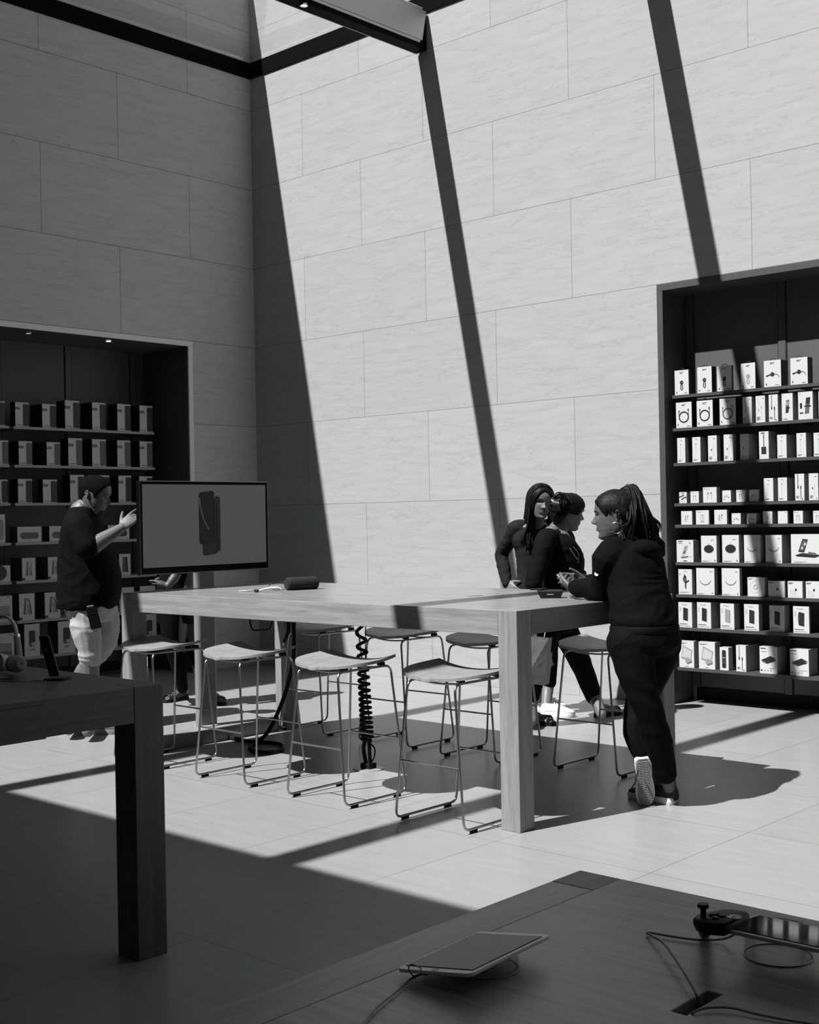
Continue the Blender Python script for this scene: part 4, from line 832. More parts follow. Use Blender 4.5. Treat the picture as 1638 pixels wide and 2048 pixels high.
def head(mb, c, f, s, u, h, neck, fem=True):
    B = (s, f, u); NU, NV = 64, 72; rings = []
    for j in range(NV+1):
        t = -.5+j/NV; t = max(-.497, min(.497, t)); w, f0, b0 = max(.012, pick(SIDE, t)), pick(FRONT, t), pick(BACK, t); row = []
        for k in range(NU):
            a = 2*math.pi*k/NU; ca, sa = math.cos(a), math.sin(a); x = w*math.copysign(abs(sa)**(2/2.3), sa); q = abs(ca)**(2/2.3)
            y = f0*q+relief(x, t, fem)*min(1, q*3) if ca > 0 else -b0*q
            row.append(c+(s*x+f*y+u*t)*h)
        rings.append(row)
    mb.loft(rings)
    E = lambda cs, cf, cu, rs, rf, ru, n=16: mb.ell(c+(s*cs+f*cf+u*cu)*h, rs*h, rf*h, ru*h, B, n, 11)
    for k in (-1, 1):       # ears: rim, bowl and lobe
        e0 = c+(s*(k*.315)-f*.05-u*.0)*h; ou = (s*k*.75-f*.65).normalized()
        mb.tube([e0+(f*.045*math.cos(a)-f*.02+u*(.088*math.sin(a)+.005)+ou*(.034+.016*math.sin(a)))*h for a in [math.radians(d_) for d_ in range(-70, 215, 19)]], [.0135*h]*15, 8, dome=True)
        mb.ell(e0+ou*.018*h, .038*h, .022*h, .08*h, (f, ou, u), 12, 9); mb.ell(e0+(ou*.03-u*.105+f*.005)*h, .028*h, .018*h, .032*h, (f, ou, u), 10, 7)
    limb(mb, [c+(f*-.09-u*.10)*h, c+(f*-.07-u*.36)*h]+neck[0], [.235*h, .205*h]+neck[1], 5, 18)

def face(parent, c, f, s, u, h, lips=True, lipv=.06, brow=.004, sk=None):
    B = (s, f, u); at_ = lambda x, t, e=0: c+(s*x+f*(hsurf(x, t)+e)+u*t)*h
    for k in (-1, 1):
        eo = at_(k*.132, .033, -.018)
        ey = MB().ell(eo, .056*h, .034*h, .0225*h, B, 14, 9).build('eye', mat('eye_white', .20, .25), parent, True)
        MB().ell(eo+f*.024*h, .024*h, .012*h, .0215*h, B, 12, 7).build('iris', mat('eye_dark', .003, .2), ey, True)
        MB().tube(spline([at_(k*.075, .034, .006), at_(k*.105, .056, .010), at_(k*.15, .058, .010), at_(k*.195, .036, .006)], 4), .0085*h, 6).build('eyelid', mat('lash', .004, .6), ey, True)
        P = spline([at_(k*.055, .108, .004), at_(k*.11, .128, .004), at_(k*.165, .130, .004), at_(k*.225, .098, .002)], 4)
        MB().tube(P, [lerp(.014, .006, i/(len(P)-1))*h for i in range(len(P))], 6, flat=.6, ref=f).build('eyebrow', mat('brow_hair', brow, .8), parent, True)
    if lips:
        m = MB()
        for t0, hh_ in ((-.229, .013), (-.264, .017)):
            rows = [[at_(x, t0+hh_*(1-(x/.09)**2)*e, .0035) for x in [-.088+.176*i/12 for i in range(13)]] for e in (-1, -.4, .2, 1)]
            vs = [p for r in rows for p in r]; m.add(vs, [(j*13+i, j*13+i+1, (j+1)*13+i+1, (j+1)*13+i) for j in range(3) for i in range(12)])
        m.build('lips', mat('lip_%d' % int(lipv*1000), lipv, .38), parent, True)

def cap(mb, c, f, s, u, h, line, th=.03, back=1.0, n=56, m_=22):
    """hair lying on the head above a hairline; line: (azimuth in degrees from the face, height) pairs, same both sides"""
    def surf(az, t, off):
        t = max(-.499, min(.497, t)); w, f0, b0 = pick(SIDE, t)+off, pick(FRONT, t)+off, (pick(BACK, t)+off*back); ca, sa = math.cos(az), math.sin(az)
        x = w*math.copysign(abs(sa)**(2/2.3), sa); q = abs(ca)**(2/2.3); y = f0*q if ca > 0 else -b0*q
        return c+(s*x+f*y+u*(t+off*max(0, (t-.2)/.3)*.9))*h
    rings = []
    for j in range(m_+1):
        v = j/m_; row = []
        for k in range(n):
            az = 2*math.pi*k/n; d = math.degrees(az); d = d if d <= 180 else 360-d; t0 = pick(line, d)
            t = lerp(t0, .497, v**.85); row.append(surf(az, t, th*min(1, .25+v*5)))
        rings.append(row)
    under = []
    for k in range(n):
        az = 2*math.pi*k/n; d = math.degrees(az); d = d if d <= 180 else 360-d; under.append(surf(az, pick(line, d)+.004, -.03))
    inner = [[surf(2*math.pi*k/n, lerp(.2, .49, j/8), -.05) for k in range(n)] for j in range(9)]
    mb.loft(list(reversed(inner))+[under]+rings)

def comb(mb, c, f, s, u, h, ells, starts, end, n, r, seed, lift=.012, jit=.04, sub=9):
    """strands combed over the scalp from a hairline arc to one gathering point"""
    rnd = random.Random(seed); cs, cf, cu, rs, rf, ru = ells; o = c+(s*cs+f*cf+u*cu)*h
    def on(v):
        k = 1/math.sqrt((v.x/rs)**2+(v.y/rf)**2+(v.z/ru)**2); return o+(s*v.x+f*v.y+u*v.z)*(k+lift)*h
    e = V(end).normalized()
    for i in range(n):
        q = i/(n-1)*(len(starts)-1); k = min(int(q), len(starts)-2); a = lerp(V(starts[k]), V(starts[k+1]), q-k).normalized()+V((rnd.gauss(0, jit),)*1+(rnd.gauss(0, jit), rnd.gauss(0, jit))); a.normalize()
        P = [on(a.lerp(e+V((rnd.gauss(0, .03), rnd.gauss(0, .03), rnd.gauss(0, .03))), j/sub).normalized()) for j in range(sub+1)]
        mb.tube(P, [r*h*(.5+.5*math.sin(math.pi*min(.75, .15+j/sub))) for j in range(sub+1)], 5)

def hand(mb, w, d, n, side, k=1.0, curl=(.35, .4, .45, .5), spread=.12, thumb=.7, tcurl=.3):
    """w wrist, d along the hand, n out of the back of the hand, side towards the thumb"""
    d = d.normalized(); n = (n-d*n.dot(d)).normalized(); t = d.cross(n) if d.cross(n).dot(side) > 0 else n.cross(d); pb = w+d*.088*k
    mb.loft([ring_(w-d*.01*k, t, n, .026*k, .019*k, 12), ring_(w+d*.03*k, t, n, .035*k, .017*k, 12), ring_(w+d*.065*k, t, n, .042*k, .015*k, 12), ring_(w+d*.092*k, t, n, .039*k, .011*k, 12)])
    for i, (o, L) in enumerate(((.030, .072), (.010, .080), (-.011, .075), (-.030, .058))):
        L *= k; p = pb+t*o*k; a = curl[i]; dd = (d+t*(o*spread*8)).normalized(); P = [p-d*.02*k, p]; R = [.0098*k, .0095*k]
        for j, fr in enumerate((.42, .32, .26)):
            dd = (dd*math.cos(a*(.8 if j == 0 else 1))-n*math.sin(a*(.8 if j == 0 else 1))).normalized(); n2 = (n-dd*n.dot(dd)).normalized(); p = p+dd*L*fr; P.append(p); R.append((.0088, .008, .0068)[j]*k)
            n = n2 if False else n
        mb.tube(P, R, 9, dome=True)
    p = w+d*.022*k+t*.026*k; dd = (d*(1-thumb*.5)+t*thumb).normalized(); P = [w+d*.012*k+t*.01*k, p]; R = [.013*k, .0125*k]
    for L, r in ((.038, .0105), (.030, .0095), (.022, .0075)):
        dd = (dd-n*tcurl*.35+d*tcurl*.35).normalized(); p = p+dd*L*k; P.append(p); R.append(r*k)
    mb.tube(P, R, 9, dome=True)

def foot(mb, heel, d, L=.235, k=1):
    d = d.normalized(); t = Z.cross(d)
    mb.loft([ring_(heel+d*L*x+Z*z, t, Z, w*k, hh*k, 12) for x, z, w, hh in ((-.02, .030, .016, .020), (.06, .033, .026, .030), (.25, .04, .031, .040), (.45, .034, .036, .034), (.7, .022, .043, .02), (.86, .016, .042, .013))])
    for i, (o, l) in enumerate(((.028, .99), (.012, 1.0), (-.002, .96), (-.015, .91), (-.028, .85))):
        mb.tube([heel+d*L*.78+t*o*k+Z*.015, heel+d*L*(l-.03)+t*o*k*1.05+Z*.010], [.0095*k, .008*k], 8, dome=True)

def shoe(parent, heel, d, up, L, W, mats, style='sneaker'):
    """heel: back of the sole on the ground side; d heel to toe; up out of the shoe; mats upper, sole, trim"""
    d = d.normalized(); up = (up-d*up.dot(d)).normalized(); t = up.cross(d)
    def outline(sc, z, sh=0):
        out = []
        for x, wl, wr in ((0, .55, .55), (.05, .82, .82), (.2, .86, .84), (.4, .80, .80), (.6, .94, .96), (.78, 1.0, .98), (.9, .86, .80), (.97, .56, .5), (1.0, .2, .2)): out.append((x, wl, wr))
        L_ = [heel+d*(L*(.5+(x-.5)*sc))+t*(W/2*wl*sc)+up*z for x, wl, wr in out]; R_ = [heel+d*(L*(.5+(x-.5)*sc))-t*(W/2*wr*sc)+up*z for x, wl, wr in out]
        return L_+list(reversed(R_))
    rt = empty('shoe', heel); attach(rt, parent)
    sh = .034 if style != 'sandal' else .018
    MB().loft([outline(.97, 0), outline(1.0, .006), outline(1.01, sh*.6), outline(.985, sh)]).build('sole', mats[1], rt, 50)
    if style == 'sandal':
        for x in (.55, .64, .73, .82): MB().tube(spline([heel+d*L*x+t*W*.45+up*.02, heel+d*L*(x-.02)+t*W*.3+up*.05, heel+d*L*(x-.03)+up*.06, heel+d*L*(x-.02)-t*W*.3+up*.05, heel+d*L*x-t*W*.45+up*.02]), .009, 8, flat=.5).build('strap', mats[0], rt, True)
        MB().tube(spline([heel+d*L*.1+t*W*.4+up*.02, heel+d*L*.02+up*.06, heel+d*L*.1-t*W*.4+up*.02]), .008, 8).build('strap', mats[0], rt, True)
        return rt
    rings = []
    for x, w_, z0, z1 in ((-.01, .50, sh*.6, .064), (.05, .72, sh*.6, .088), (.16, .82, sh*.6, .094), (.33, .76, sh*.6, .086), (.48, .74, sh*.6, .088), (.62, .88, sh*.6, .076), (.76, .95, sh*.6, .060), (.88, .84, sh*.6, .050), (.96, .56, sh*.6, .042), (1.0, .2, sh*.6, .034)):
        c = heel+d*L*x+up*(z0+z1)/2; rings.append(ring_(c, t, up, W/2*w_, (z1-z0)/2+.002, 16, 2.8))
    MB().loft(rings).build('upper', mats[0], rt, 60)
    for x in (.40, .47, .54, .61): MB().tube(spline([heel+d*L*x+t*W*.28+up*(.082-.07*(x-.4)), heel+d*L*(x+.01)+up*(.096-.06*(x-.4)), heel+d*L*x-t*W*.28+up*(.082-.07*(x-.4))]), .0045, 6, flat=.6).build('lace', mats[2], rt, True)
    return rt

def scalp(mb, c, f, s, u, h, specs):
    B = (s, f, u)
    for cs, cf, cu, rs, rf, ru in specs: mb.ell(c+(s*cs+f*cf+u*cu)*h, rs*h, rf*h, ru*h, B, 24, 14)
def locks(mb, roots, r0, r1, sub=5, n=6):
    for P in roots:
        q = spline(P, sub); N = len(q); mb.tube(q, [lerp(r0, r1, (i/(N-1))**1.5) for i in range(N)], n)

# ---- employee leaning on the right end of the tall table
C_at = lambda x, y, d: at(x, y, d)
t = thing('person', 'person with ponytail in black hoodie leaning on the table holding a phone', 'person', onz(1310, 1608, 0))
sk = skinm('skin_a', .078)
F_, S_ = V((-1, .05, 0)).normalized(), V((-.05, -1, 0)).normalized()
hc, hh = at(1229, 1031, 6.10), .238
f, s, u = basis(-RT*.95+FW*.26-Z*.10, -.03)
b = MB(); head(b, hc, f, s, u, hh, ([at(1243, 1068, 6.12), at(1252, 1090, 6.11)], [.058, .075]))
trunk(b, [(at(1289, 1290, 5.95), .15, .12), (at(1283, 1215, 5.98), .125, .10), (at(1268, 1130, 6.05), .14, .10), (at(1258, 1090, 6.09), .13, .075), (at(1250, 1076, 6.11), .06, .055)], S_, F_)
lw, le, ls_ = at(1146, 1175, 6.22), at(1203, 1183, 6.07), at(1217, 1113, 5.98)
rw, re, rs_ = at(1172, 1164, 6.40), at(1222, 1172, 6.40), at(1302, 1098, 6.22)
limb(b, [ls_, lerp(ls_, le, .5), le, lerp(le, lw, .5), lw], [.05, .045, .038, .034, .025]); limb(b, [rs_, lerp(rs_, re, .5), re, lerp(re, rw, .5), rw], [.05, .045, .038, .034, .025])
ph = [at(1113, 1151, 6.44), at(1131, 1150, 6.47), at(1147, 1163, 6.36), at(1127, 1165, 6.32)]
pn = (ph[1]-ph[0]).cross(ph[3]-ph[0]).normalized(); pn = pn if pn.z > 0 else -pn
hand(b, lw, (at(1128, 1166, 6.31)-lw)+V((0, 0, -.012)), -pn*.7-RT*.6+Z*.0, Z, .92, (.55, .7, .75, .75), .05, .7, .9)
hand(b, rw, (at(1148, 1160, 6.41)-rw), Z*.3+FW*.8, Z*.6-RT*.6, .92, (.3, .4, .5, .55), .08, .6, .5)
limb(b, [at(1262, 1290, 5.88), at(1276, 1350, 5.87), at(1297, 1418, 5.87), at(1316, 1480, 5.92), at(1334, 1558, 5.98), at(1338, 1576, 6.015)], [.085, .07, .05, .05, .033, .028])
limb(b, [at(1316, 1290, 6.03), at(1300, 1350, 6.04), at(1275, 1418, 6.03), at(1272, 1460, 6.0), at(1287, 1508, 5.985), at(1287, 1522, 5.99)], [.085, .07, .05, .048, .031, .026])
grow('body', b, sk, t, .0042, 2)
face(t, hc, f, s, u, hh, True, .045)
m = MB(); hoodie = cloth('hoodie_black', .0017)
trunk(m, [(at(1289, 1252, 5.95), .160, .132), (at(1287, 1236, 5.96), .172, .140), (at(1281, 1200, 5.98), .158, .125), (at(1273, 1160, 6.02), .158, .12), (at(1264, 1120, 6.06), .172, .125), (at(1258, 1092, 6.09), .150, .095), (at(1252, 1078, 6.10), .085, .075)], S_, F_)
limb(m, [at(1246, 1102, 6.05), ls_, lerp(ls_, le, .5), le+Z*.006, lerp(le, lw, .5)+Z*.004, lerp(le, lw, .88)], [.068, .070, .064, .056, .050, .040]); limb(m, [at(1262, 1090, 6.14), rs_, lerp(rs_, re, .5), re, lerp(re, rw, .8)], [.075, .072, .062, .054, .04])
for k in range(9):      # hood lying round the neck and down the back
    a = k/8; q = lerp(at(1224, 1085, 6.02), at(1308, 1110, 6.13), a)+V((.0, .0, .0))-UP*(.035*math.sin(a*math.pi))+V((.035, 0, 0))*math.sin(a*math.pi)
    m.ell(q, .034+.012*math.sin(a*math.pi), .034, .026+.012*math.sin(a*math.pi), None, 10, 7)
m.ell(at(1268, 1100, 6.06)+V((.05, 0, 0)), .075, .11, .05); m.ell(at(1226, 1082, 6.08), .03, .03, .026)
grow('hoodie', m, hoodie, t, .0065, 4, (.0065, (5, 5, 17), 3.1))
MB().loft([ring_(at(1289, 1256, 5.95)+Z*z, S_, F_, a, b2) for z, a, b2 in ((-.022, .168, .136), (-.012, .175, .143), (.012, .175, .143), (.02, .166, .135))]).build('waistband', cloth('rib_black', .0035), t, True)
m = MB(); trunk(m, [(at(1289, 1308, 5.95), .150, .125), (at(1290, 1285, 5.95), .172, .145), (at(1289, 1262, 5.95), .168, .135), (at(1288, 1245, 5.95), .155, .125)], S_, F_)
limb(m, [at(1260, 1285, 5.89), at(1275, 1350, 5.87), at(1297, 1418, 5.87), at(1315, 1480, 5.92), at(1331, 1546, 5.965)], [.108, .088, .066, .066, .050]); limb(m, [at(1317, 1285, 6.02), at(1301, 1350, 6.04), at(1276, 1415, 6.03), at(1270, 1460, 6.0), at(1280, 1503, 5.975)], [.108, .086, .062, .056, .043])
grow('trousers', m, cloth('trouser_black', .0016, .8), t, .0065, 4, (.005, (7, 7, 11), 8.2))
sole_m = mat('gum_sole', .28, .6, bump=.8, bscale=90, stretch=(1, 1, 4)); rim = mat('sole_white', .5, .5); up_b = mat('canvas_black', .003, .7)
hl = onz(1352, 1609, 0); shoe(t, hl, V((-.93, .02, 0)), Z, .262, .098, (up_b, rim, up_b))
tip = onz(1293, 1612, .0); hl = at(1286, 1516, 5.925); dv = tip-hl
sh = shoe(t, hl, dv, (FW*.95+UP*.25), dv.length, .092, (up_b, rim, up_b))
d_ = dv.normalized(); u_ = (FW*.95+UP*.25); u_ = (u_-d_*u_.dot(d_)).normalized(); t_ = u_.cross(d_); tr = MB()
oc = [(.03, .40), (.1, .62), (.2, .72), (.4, .66), (.6, .80), (.78, .86), (.9, .70), (.96, .42)]
pl = [(hl+d_*dv.length*x+t_*.046*w_) for x, w_ in oc]+[(hl+d_*dv.length*x-t_*.046*w_) for x, w_ in reversed(oc)]
tr.add([p-u_*.0015 for p in pl], [tuple(range(len(pl)))], 0)
for k in range(26):     # zigzag tread ridges
    x = .07+.86*k/25; w_ = .046*(.50+.30*math.sin(min(1, x*1.6)*math.pi*.5))*(1 if x < .88 else .75); P = []
    for j in range(9): P.append(hl+d_*(dv.length*x+.004*(j % 2))+t_*(w_*(-1+2*j/8))-u_*.002)
    tr.tube(P, .0011, 4, 1)
tr.build('tread', [mat('tread_grey', .13, .7), mat('tread_light', .30, .7)], sh, fix=False)
MB().tube(spline([at(1276, 1540, 5.93), at(1272, 1560, 5.92), at(1266, 1572, 5.92), at(1262, 1579, 5.92)]), .003, 6).build('loose_lace', blk_rub, sh, True)
hm = hairm('hair_dark', .0045); m = MB()
cap(m, hc, f, s, u, hh, [(0, .285), (25, .265), (45, .19), (60, .06), (72, -.06), (84, .10), (100, .02), (125, -.22), (180, -.30)], .028)
grow('hair', m, hm, t, .006, 2, (.0015, (60, 60, 14), 1.0))
pb_ = at(1246, 984, 6.12); m = MB(); random.seed(11)
w_ = pb_-hc; pe = (w_.dot(s)/hh, w_.dot(f)/hh+.03, w_.dot(u)/hh-.08)
comb(m, hc, f, s, u, hh, (0, -.03, .08, .352, .425, .445), [(-.33, .1, -.05), (-.28, .28, .14), (0, .41, .21), (.27, .28, .14), (.33, .14, .0), (.35, -.10, -.05), (.30, -.20, -.2), (.18, -.36, -.3), (0, -.40, -.3)], pe, 200, .0075, 3, .006)
for k in range(110):
    a = random.random(); e = random.gauss(0, 1); ex = 1232+88*a+random.gauss(0, 4); ey = 1098-16*abs(a-.55)*2-random.random()*26+ (10 if .35 < a < .8 else 0)
    dd = 6.10+random.gauss(0, .03)-.05*math.sin(a*math.pi)
    mid1 = at(1255+20*a+random.gauss(0, 2), 982-6*math.sin(a*3)+random.gauss(0, 2), 6.11); mid2 = at(1247+50*a+random.gauss(0, 3), 1025+random.gauss(0, 5), dd-.015)
    P = spline([pb_+V((random.gauss(0, .006),)*3), mid1, mid2, at(ex-4, ey-18, dd+random.gauss(0, .01)), at(ex+random.gauss(0, 3), ey, dd+random.gauss(0, .015))], 5); N = len(P)
    m.tube(P, [lerp(.0095, .0018, (i/(N-1))**1.3)*(.55+.45*math.sin(min(1, i/6)*math.pi/2)) for i in range(N)], 5)
for k in range(6): m.tube(spline([pb_, at(1248+random.gauss(0, 2), 974, 6.12), at(1256+random.gauss(0, 5), 968+random.gauss(0, 2), 6.12)], 4), .0012, 4)
m.build('ponytail', hm, t, True)
MB().tube([pb_+V((.02*math.cos(a), .006, 0))+UP*(.018*math.sin(a)) for a in [2*math.pi*i/14 for i in range(14)]], .007, 8, closed=True).build('hair_tie', blk_rub, t, True)
er = hc+(s*.36-f*.05-u*.15)*hh; MB().tube([er+(f*math.cos(a)+u*(math.sin(a)-1))*.027 for a in [2*math.pi*i/28 for i in range(28)]], .0017, 6, closed=True).build('earring', mat('silver', .75, .2, 1), t, True)
lg = at(1180, 1143, 5.9); e1 = (RT*.9+UP*.45).normalized(); e2 = (UP*.9-RT*.45).normalized(); q = lerp(ls_, le, .48); out = (-FW*.75-RT*.65).normalized(); c0 = q+out*.0735
m = MB(); o2 = []
for k in range(18): a = 2*math.pi*k/18; r = .0105*(1+.12*math.cos(2*a+.6)); o2.append((r*math.cos(a)*.9, r*math.sin(a)))
x_ = Z.cross(out).normalized(); y_ = out.cross(x_); m.prism(o2, c0, x_, y_, out*.004); m.prism([(0, .012), (.004, .013), (.007, .019), (.003, .018)], c0, x_, y_, out*.004)
m.build('sleeve_emblem', mat('emblem_white', .6, .6), t)
pt = thing('smartphone', 'smartphone held in both hands above the table end', 'phone', lerp(ph[0], ph[2], .5))
MB().fbox(ph[3], ph[0]-ph[3], ph[2]-ph[3], pn*.008).build('casing', mat('phone_silver', .5, .3, .5), pt, bevel=.002)
MB().fbox(ph[3]+pn*.0081+(ph[0]-ph[3])*.03+(ph[2]-ph[3])*.05, (ph[0]-ph[3])*.94, (ph[2]-ph[3])*.9, pn*.0006).build('screen', mat('phone_glass', .02, .08), pt)

# ---- woman with her hair clipped up, turned to the employee
t = thing('person', 'person with clipped-up dark hair in dark v-neck top, in profile, holding a paper bag', 'person', onz(1150, 1440, 0))
sk = skinm('skin_b', .095); F_ = (RT*.97+FW*.18); F_.z = 0; F_.normalize(); S_ = Z.cross(F_)
hc, hh = at(1138, 1024, 8.45), .245
f, s, u = basis(RT*.93+FW*.30-Z*.22, -.06)
b = MB(); head(b, hc, f, s, u, hh, ([at(1117, 1057, 8.45), at(1112, 1075, 8.45)], [.062, .085]))
trunk(b, [(at(1108, 1240, 8.45), .15, .11), (at(1112, 1180, 8.45), .13, .11), (at(1117, 1120, 8.45), .15, .12), (at(1114, 1080, 8.45), .15, .09), (at(1112, 1062, 8.45), .09, .065)], S_, F_)
b.ell(at(1126, 1076, 8.40), .045, .045, .05); b.ell(at(1104, 1060, 8.36), .05, .05, .03)
ls_, le, lw = at(1130, 1078, 8.62), at(1146, 1135, 8.62), at(1168, 1155, 8.42)
rs_, re, rw = at(1092, 1080, 8.27), at(1068, 1165, 8.20), at(1078, 1236, 8.22)
limb(b, [ls_, le, lw], [.05, .042, .026]); limb(b, [rs_, lerp(rs_, re, .5), re, lerp(re, rw, .5), rw], [.05, .046, .04, .036, .026])
hand(b, rw, at(1083, 1262, 8.24)-rw, -FW, RT, .95, (.9, 1.0, 1.0, 1.0), .03, .5, .8); hand(b, lw, RT*.8-Z*.3+FW*.2, Z, -FW, .95, (.5, .5, .6, .6))
a1, a2 = onz(1064, 1443, .055), onz(1203, 1428, .06)
limb(b, [at(1098, 1245, 8.35), at(1072, 1340, 8.30), at(1062, 1408, 8.32), a1], [.09, .058, .045, .034]); limb(b, [at(1122, 1245, 8.52), at(1162, 1325, 8.50), at(1186, 1385, 8.52), a2], [.09, .06, .047, .034])
hr, hf = onz(1050, 1446, 0), onz(1192, 1435, 0); d1, d2 = (onz(1114, 1452, 0)-hr), (onz(1240, 1428, 0)-hf)
foot(b, hr+Z*.012-d1.normalized()*.0, d1, .22); foot(b, hf+Z*.014, d2, .225)
grow('body', b, sk, t, .0048, 2); face(t, hc, f, s, u, hh, True, .05)
m = MB(); tee = cloth('vneck_dark', .0028)
trunk(m, [(at(1106, 1232, 8.45), .175, .135), (at(1110, 1205, 8.45), .165, .13), (at(1114, 1170, 8.45), .158, .135), (at(1119, 1138, 8.45), .165, .155), (at(1119, 1110, 8.45), .18, .148), (at(1114, 1085, 8.45), .185, .112), (at(1109, 1068, 8.45), .15, .072)], S_, F_)
limb(m, [at(1106, 1078, 8.36), rs_, lerp(rs_, re, .5), re, lerp(re, rw, .5), lerp(re, rw, .9)], [.06, .068, .062, .055, .047, .036]); limb(m, [at(1122, 1076, 8.55), ls_, le, lerp(le, lw, .8)], [.06, .065, .052, .036])
grow('top', m, tee, t, .0075, 4, (.005, (6, 6, 14), 5.5))
m = MB(); trunk(m, [(at(1107, 1262, 8.45), .15, .115), (at(1108, 1240, 8.45), .172, .135), (at(1108, 1215, 8.45), .16, .125)], S_, F_)
limb(m, [at(1098, 1245, 8.36), at(1080, 1300, 8.32), at(1071, 1350, 8.30), at(1063, 1392, 8.32)], [.10, .08, .064, .052]); limb(m, [at(1122, 1248, 8.52), at(1147, 1295, 8.5), at(1165, 1335, 8.5), at(1187, 1392, 8.52)], [.10, .082, .070, .056])
grow('cropped_trousers', m, cloth('trouser_dark', .0022), t, .0075, 3, (.004, (8, 8, 10), 2.5))
sd = mat('sandal_black', .004, .35)
shoe(t, hr, d1, Z, .235, .088, (sd, blk_rub, sd), 'sandal'); shoe(t, hf, d2, Z, .24, .088, (sd, blk_rub, sd), 'sandal')
hm = hairm('hair_black', .003); m = MB()
cap(m, hc, f, s, u, hh, [(0, .26), (25, .23), (45, .16), (58, .05), (70, -.08), (84, .08), (100, .0), (125, -.22), (180, -.30)], .03)
m.ell(at(1118, 1004, 8.40), .055, .05, .045); m.ell(at(1108, 1010, 8.40), .042, .045, .05); m.ell(at(1126, 996, 8.42), .04, .04, .035); m.ell(at(1114, 1030, 8.40), .05, .05, .055)
grow('hair', m, hm, t, .007, 2, (.003, (30, 30, 26), 4.0))
m = MB(); w_ = at(1117, 1010, 8.42)-hc; pe = (w_.dot(s)/hh, w_.dot(f)/hh+.03, w_.dot(u)/hh-.08)
comb(m, hc, f, s, u, hh, (0, -.03, .08, .358, .43, .45), [(.3, .26, .05), (0, .41, .16), (-.28, .28, .05), (-.34, .12, -.12), (-.34, -.1, -.1), (-.2, -.3, -.34), (.1, -.4, -.3)], pe, 170, .008, 4, .008)
rnd = random.Random(6)
for k in range(26):
    a = rnd.random()*6.28; c0 = at(1116+rnd.gauss(0, 4), 1004+rnd.gauss(0, 5), 8.38); r = .03+.014*rnd.random(); e1 = (RT+FW*rnd.gauss(0, .4)).normalized(); e2 = (UP+FW*rnd.gauss(0, .5)).normalized()
    m.tube([c0+(e1*math.cos(a+j*.35)+e2*math.sin(a+j*.35))*r-FW*.022*math.sin(j*.3) for j in range(10)], [.0045]*10, 5, dome=True)
m.build('hair_strands', hm, t, True)
m = MB()
for k in range(7): m.tube(spline([at(1103+k*2.2, 998+k*.5, 8.33), at(1106+k*2, 1010, 8.31), at(1106+k*2.4, 1022, 8.34)]), .0035, 6)
m.tube([at(1101, 1008, 8.33), at(1120, 1006, 8.32)], .005, 6); m.build('hair_clip', mat('clip_gloss', .03, .12), t, True)
MB().tube(spline([at(1139, 1096, 8.27), at(1147, 1108, 8.25), at(1155, 1119, 8.24)]), .0022, 6).tube(spline([at(1147, 1094, 8.26), at(1157, 1108, 8.26), at(1156, 1126, 8.25)]), .002, 6).build('hanging_glasses', mat('silver', .75, .2, 1), t, True)
bt = thing('paper_bag', 'kraft paper carrier bag hanging by the near table leg', 'bag', at(1085, 1368, 8.24))
b0, b1, b2, b3 = at(1050, 1270, 8.16), at(1098, 1276, 8.20), at(1088, 1371, 8.22), at(1046, 1366, 8.16)
dp = V((FW.x, FW.y, 0)).normalized()*.10+RT*.045
pb = mat('kraft_paper', .21, .7, bump=.5, bscale=9)
mb = MB(); mb.add([b3, b2, b2+dp, b3+dp, b0, b1, b1+dp, b0+dp], [(3, 2, 1, 0), (0, 1, 5, 4), (1, 2, 6, 5), (2, 3, 7, 6), (3, 0, 4, 7)]); mb.build('bag_body', pb, bt)
MB().tube(spline([lerp(b0, b1, .3), at(1074, 1258, 8.2), at(1090, 1256, 8.22), lerp(b0, b1, .8)]), .003, 6).build('handle', mat('twine', .3, .8), bt, True)
MB().fbox(lerp(b3, b0, .58)-FW*.002, (b2-b3)*1.0, UP*.004, -FW*.001).build('crease_band', mat('kraft_light', .22, .7), bt)

# ---- girl with long hair facing us
t = thing('person', 'person with long straight dark hair in long-sleeved top facing us, hand on hip', 'person', onz(1095, 1430, 0))
sk = skinm('skin_c', .115); F_ = V((-FW.x, -FW.y, 0)).normalized(); F_ = (F_+RT*.25); F_.z = 0; F_.normalize(); S_ = Z.cross(F_)
hc, hh = at(1081, 1003, 8.80), .240
f, s, u = basis(-FW*.92+RT*.18-Z*.16, .06)
b = MB(); head(b, hc, f, s, u, hh, ([at(1075, 1038, 8.85), at(1070, 1052, 8.87)], [.052, .07]))
trunk(b, [(at(1070, 1225, 8.88), .14, .10), (at(1071, 1150, 8.88), .115, .09), (at(1071, 1090, 8.88), .135, .095), (at(1069, 1058, 8.88), .15, .07), (at(1069, 1046, 8.88), .08, .055)], S_, F_)
rs_, re, rw = at(1031, 1058, 8.86), at(1003, 1110, 8.98), at(1014, 1166, 8.86)
ls_, le, lw = at(1108, 1058, 8.98), at(1122, 1115, 9.0), at(1112, 1165, 8.8)
limb(b, [rs_, lerp(rs_, re, .5), re, lerp(re, rw, .5), rw], [.044, .038, .033, .03, .022]); limb(b, [ls_, le, lw], [.044, .034, .022])
hand(b, rw, at(1027, 1180, 8.80)-rw, -RT*.4-FW*.7, Z*.4+RT*.4, .9, (.3, .4, .45, .5)); hand(b, lw, Z*-.6-FW*.4, -FW, RT, .9)
h1, h2 = onz(1082, 1433, 0), onz(1070, 1418, 0); dv1, dv2 = onz(1132, 1434, 0)-h1, onz(1112, 1419, 0)-h2
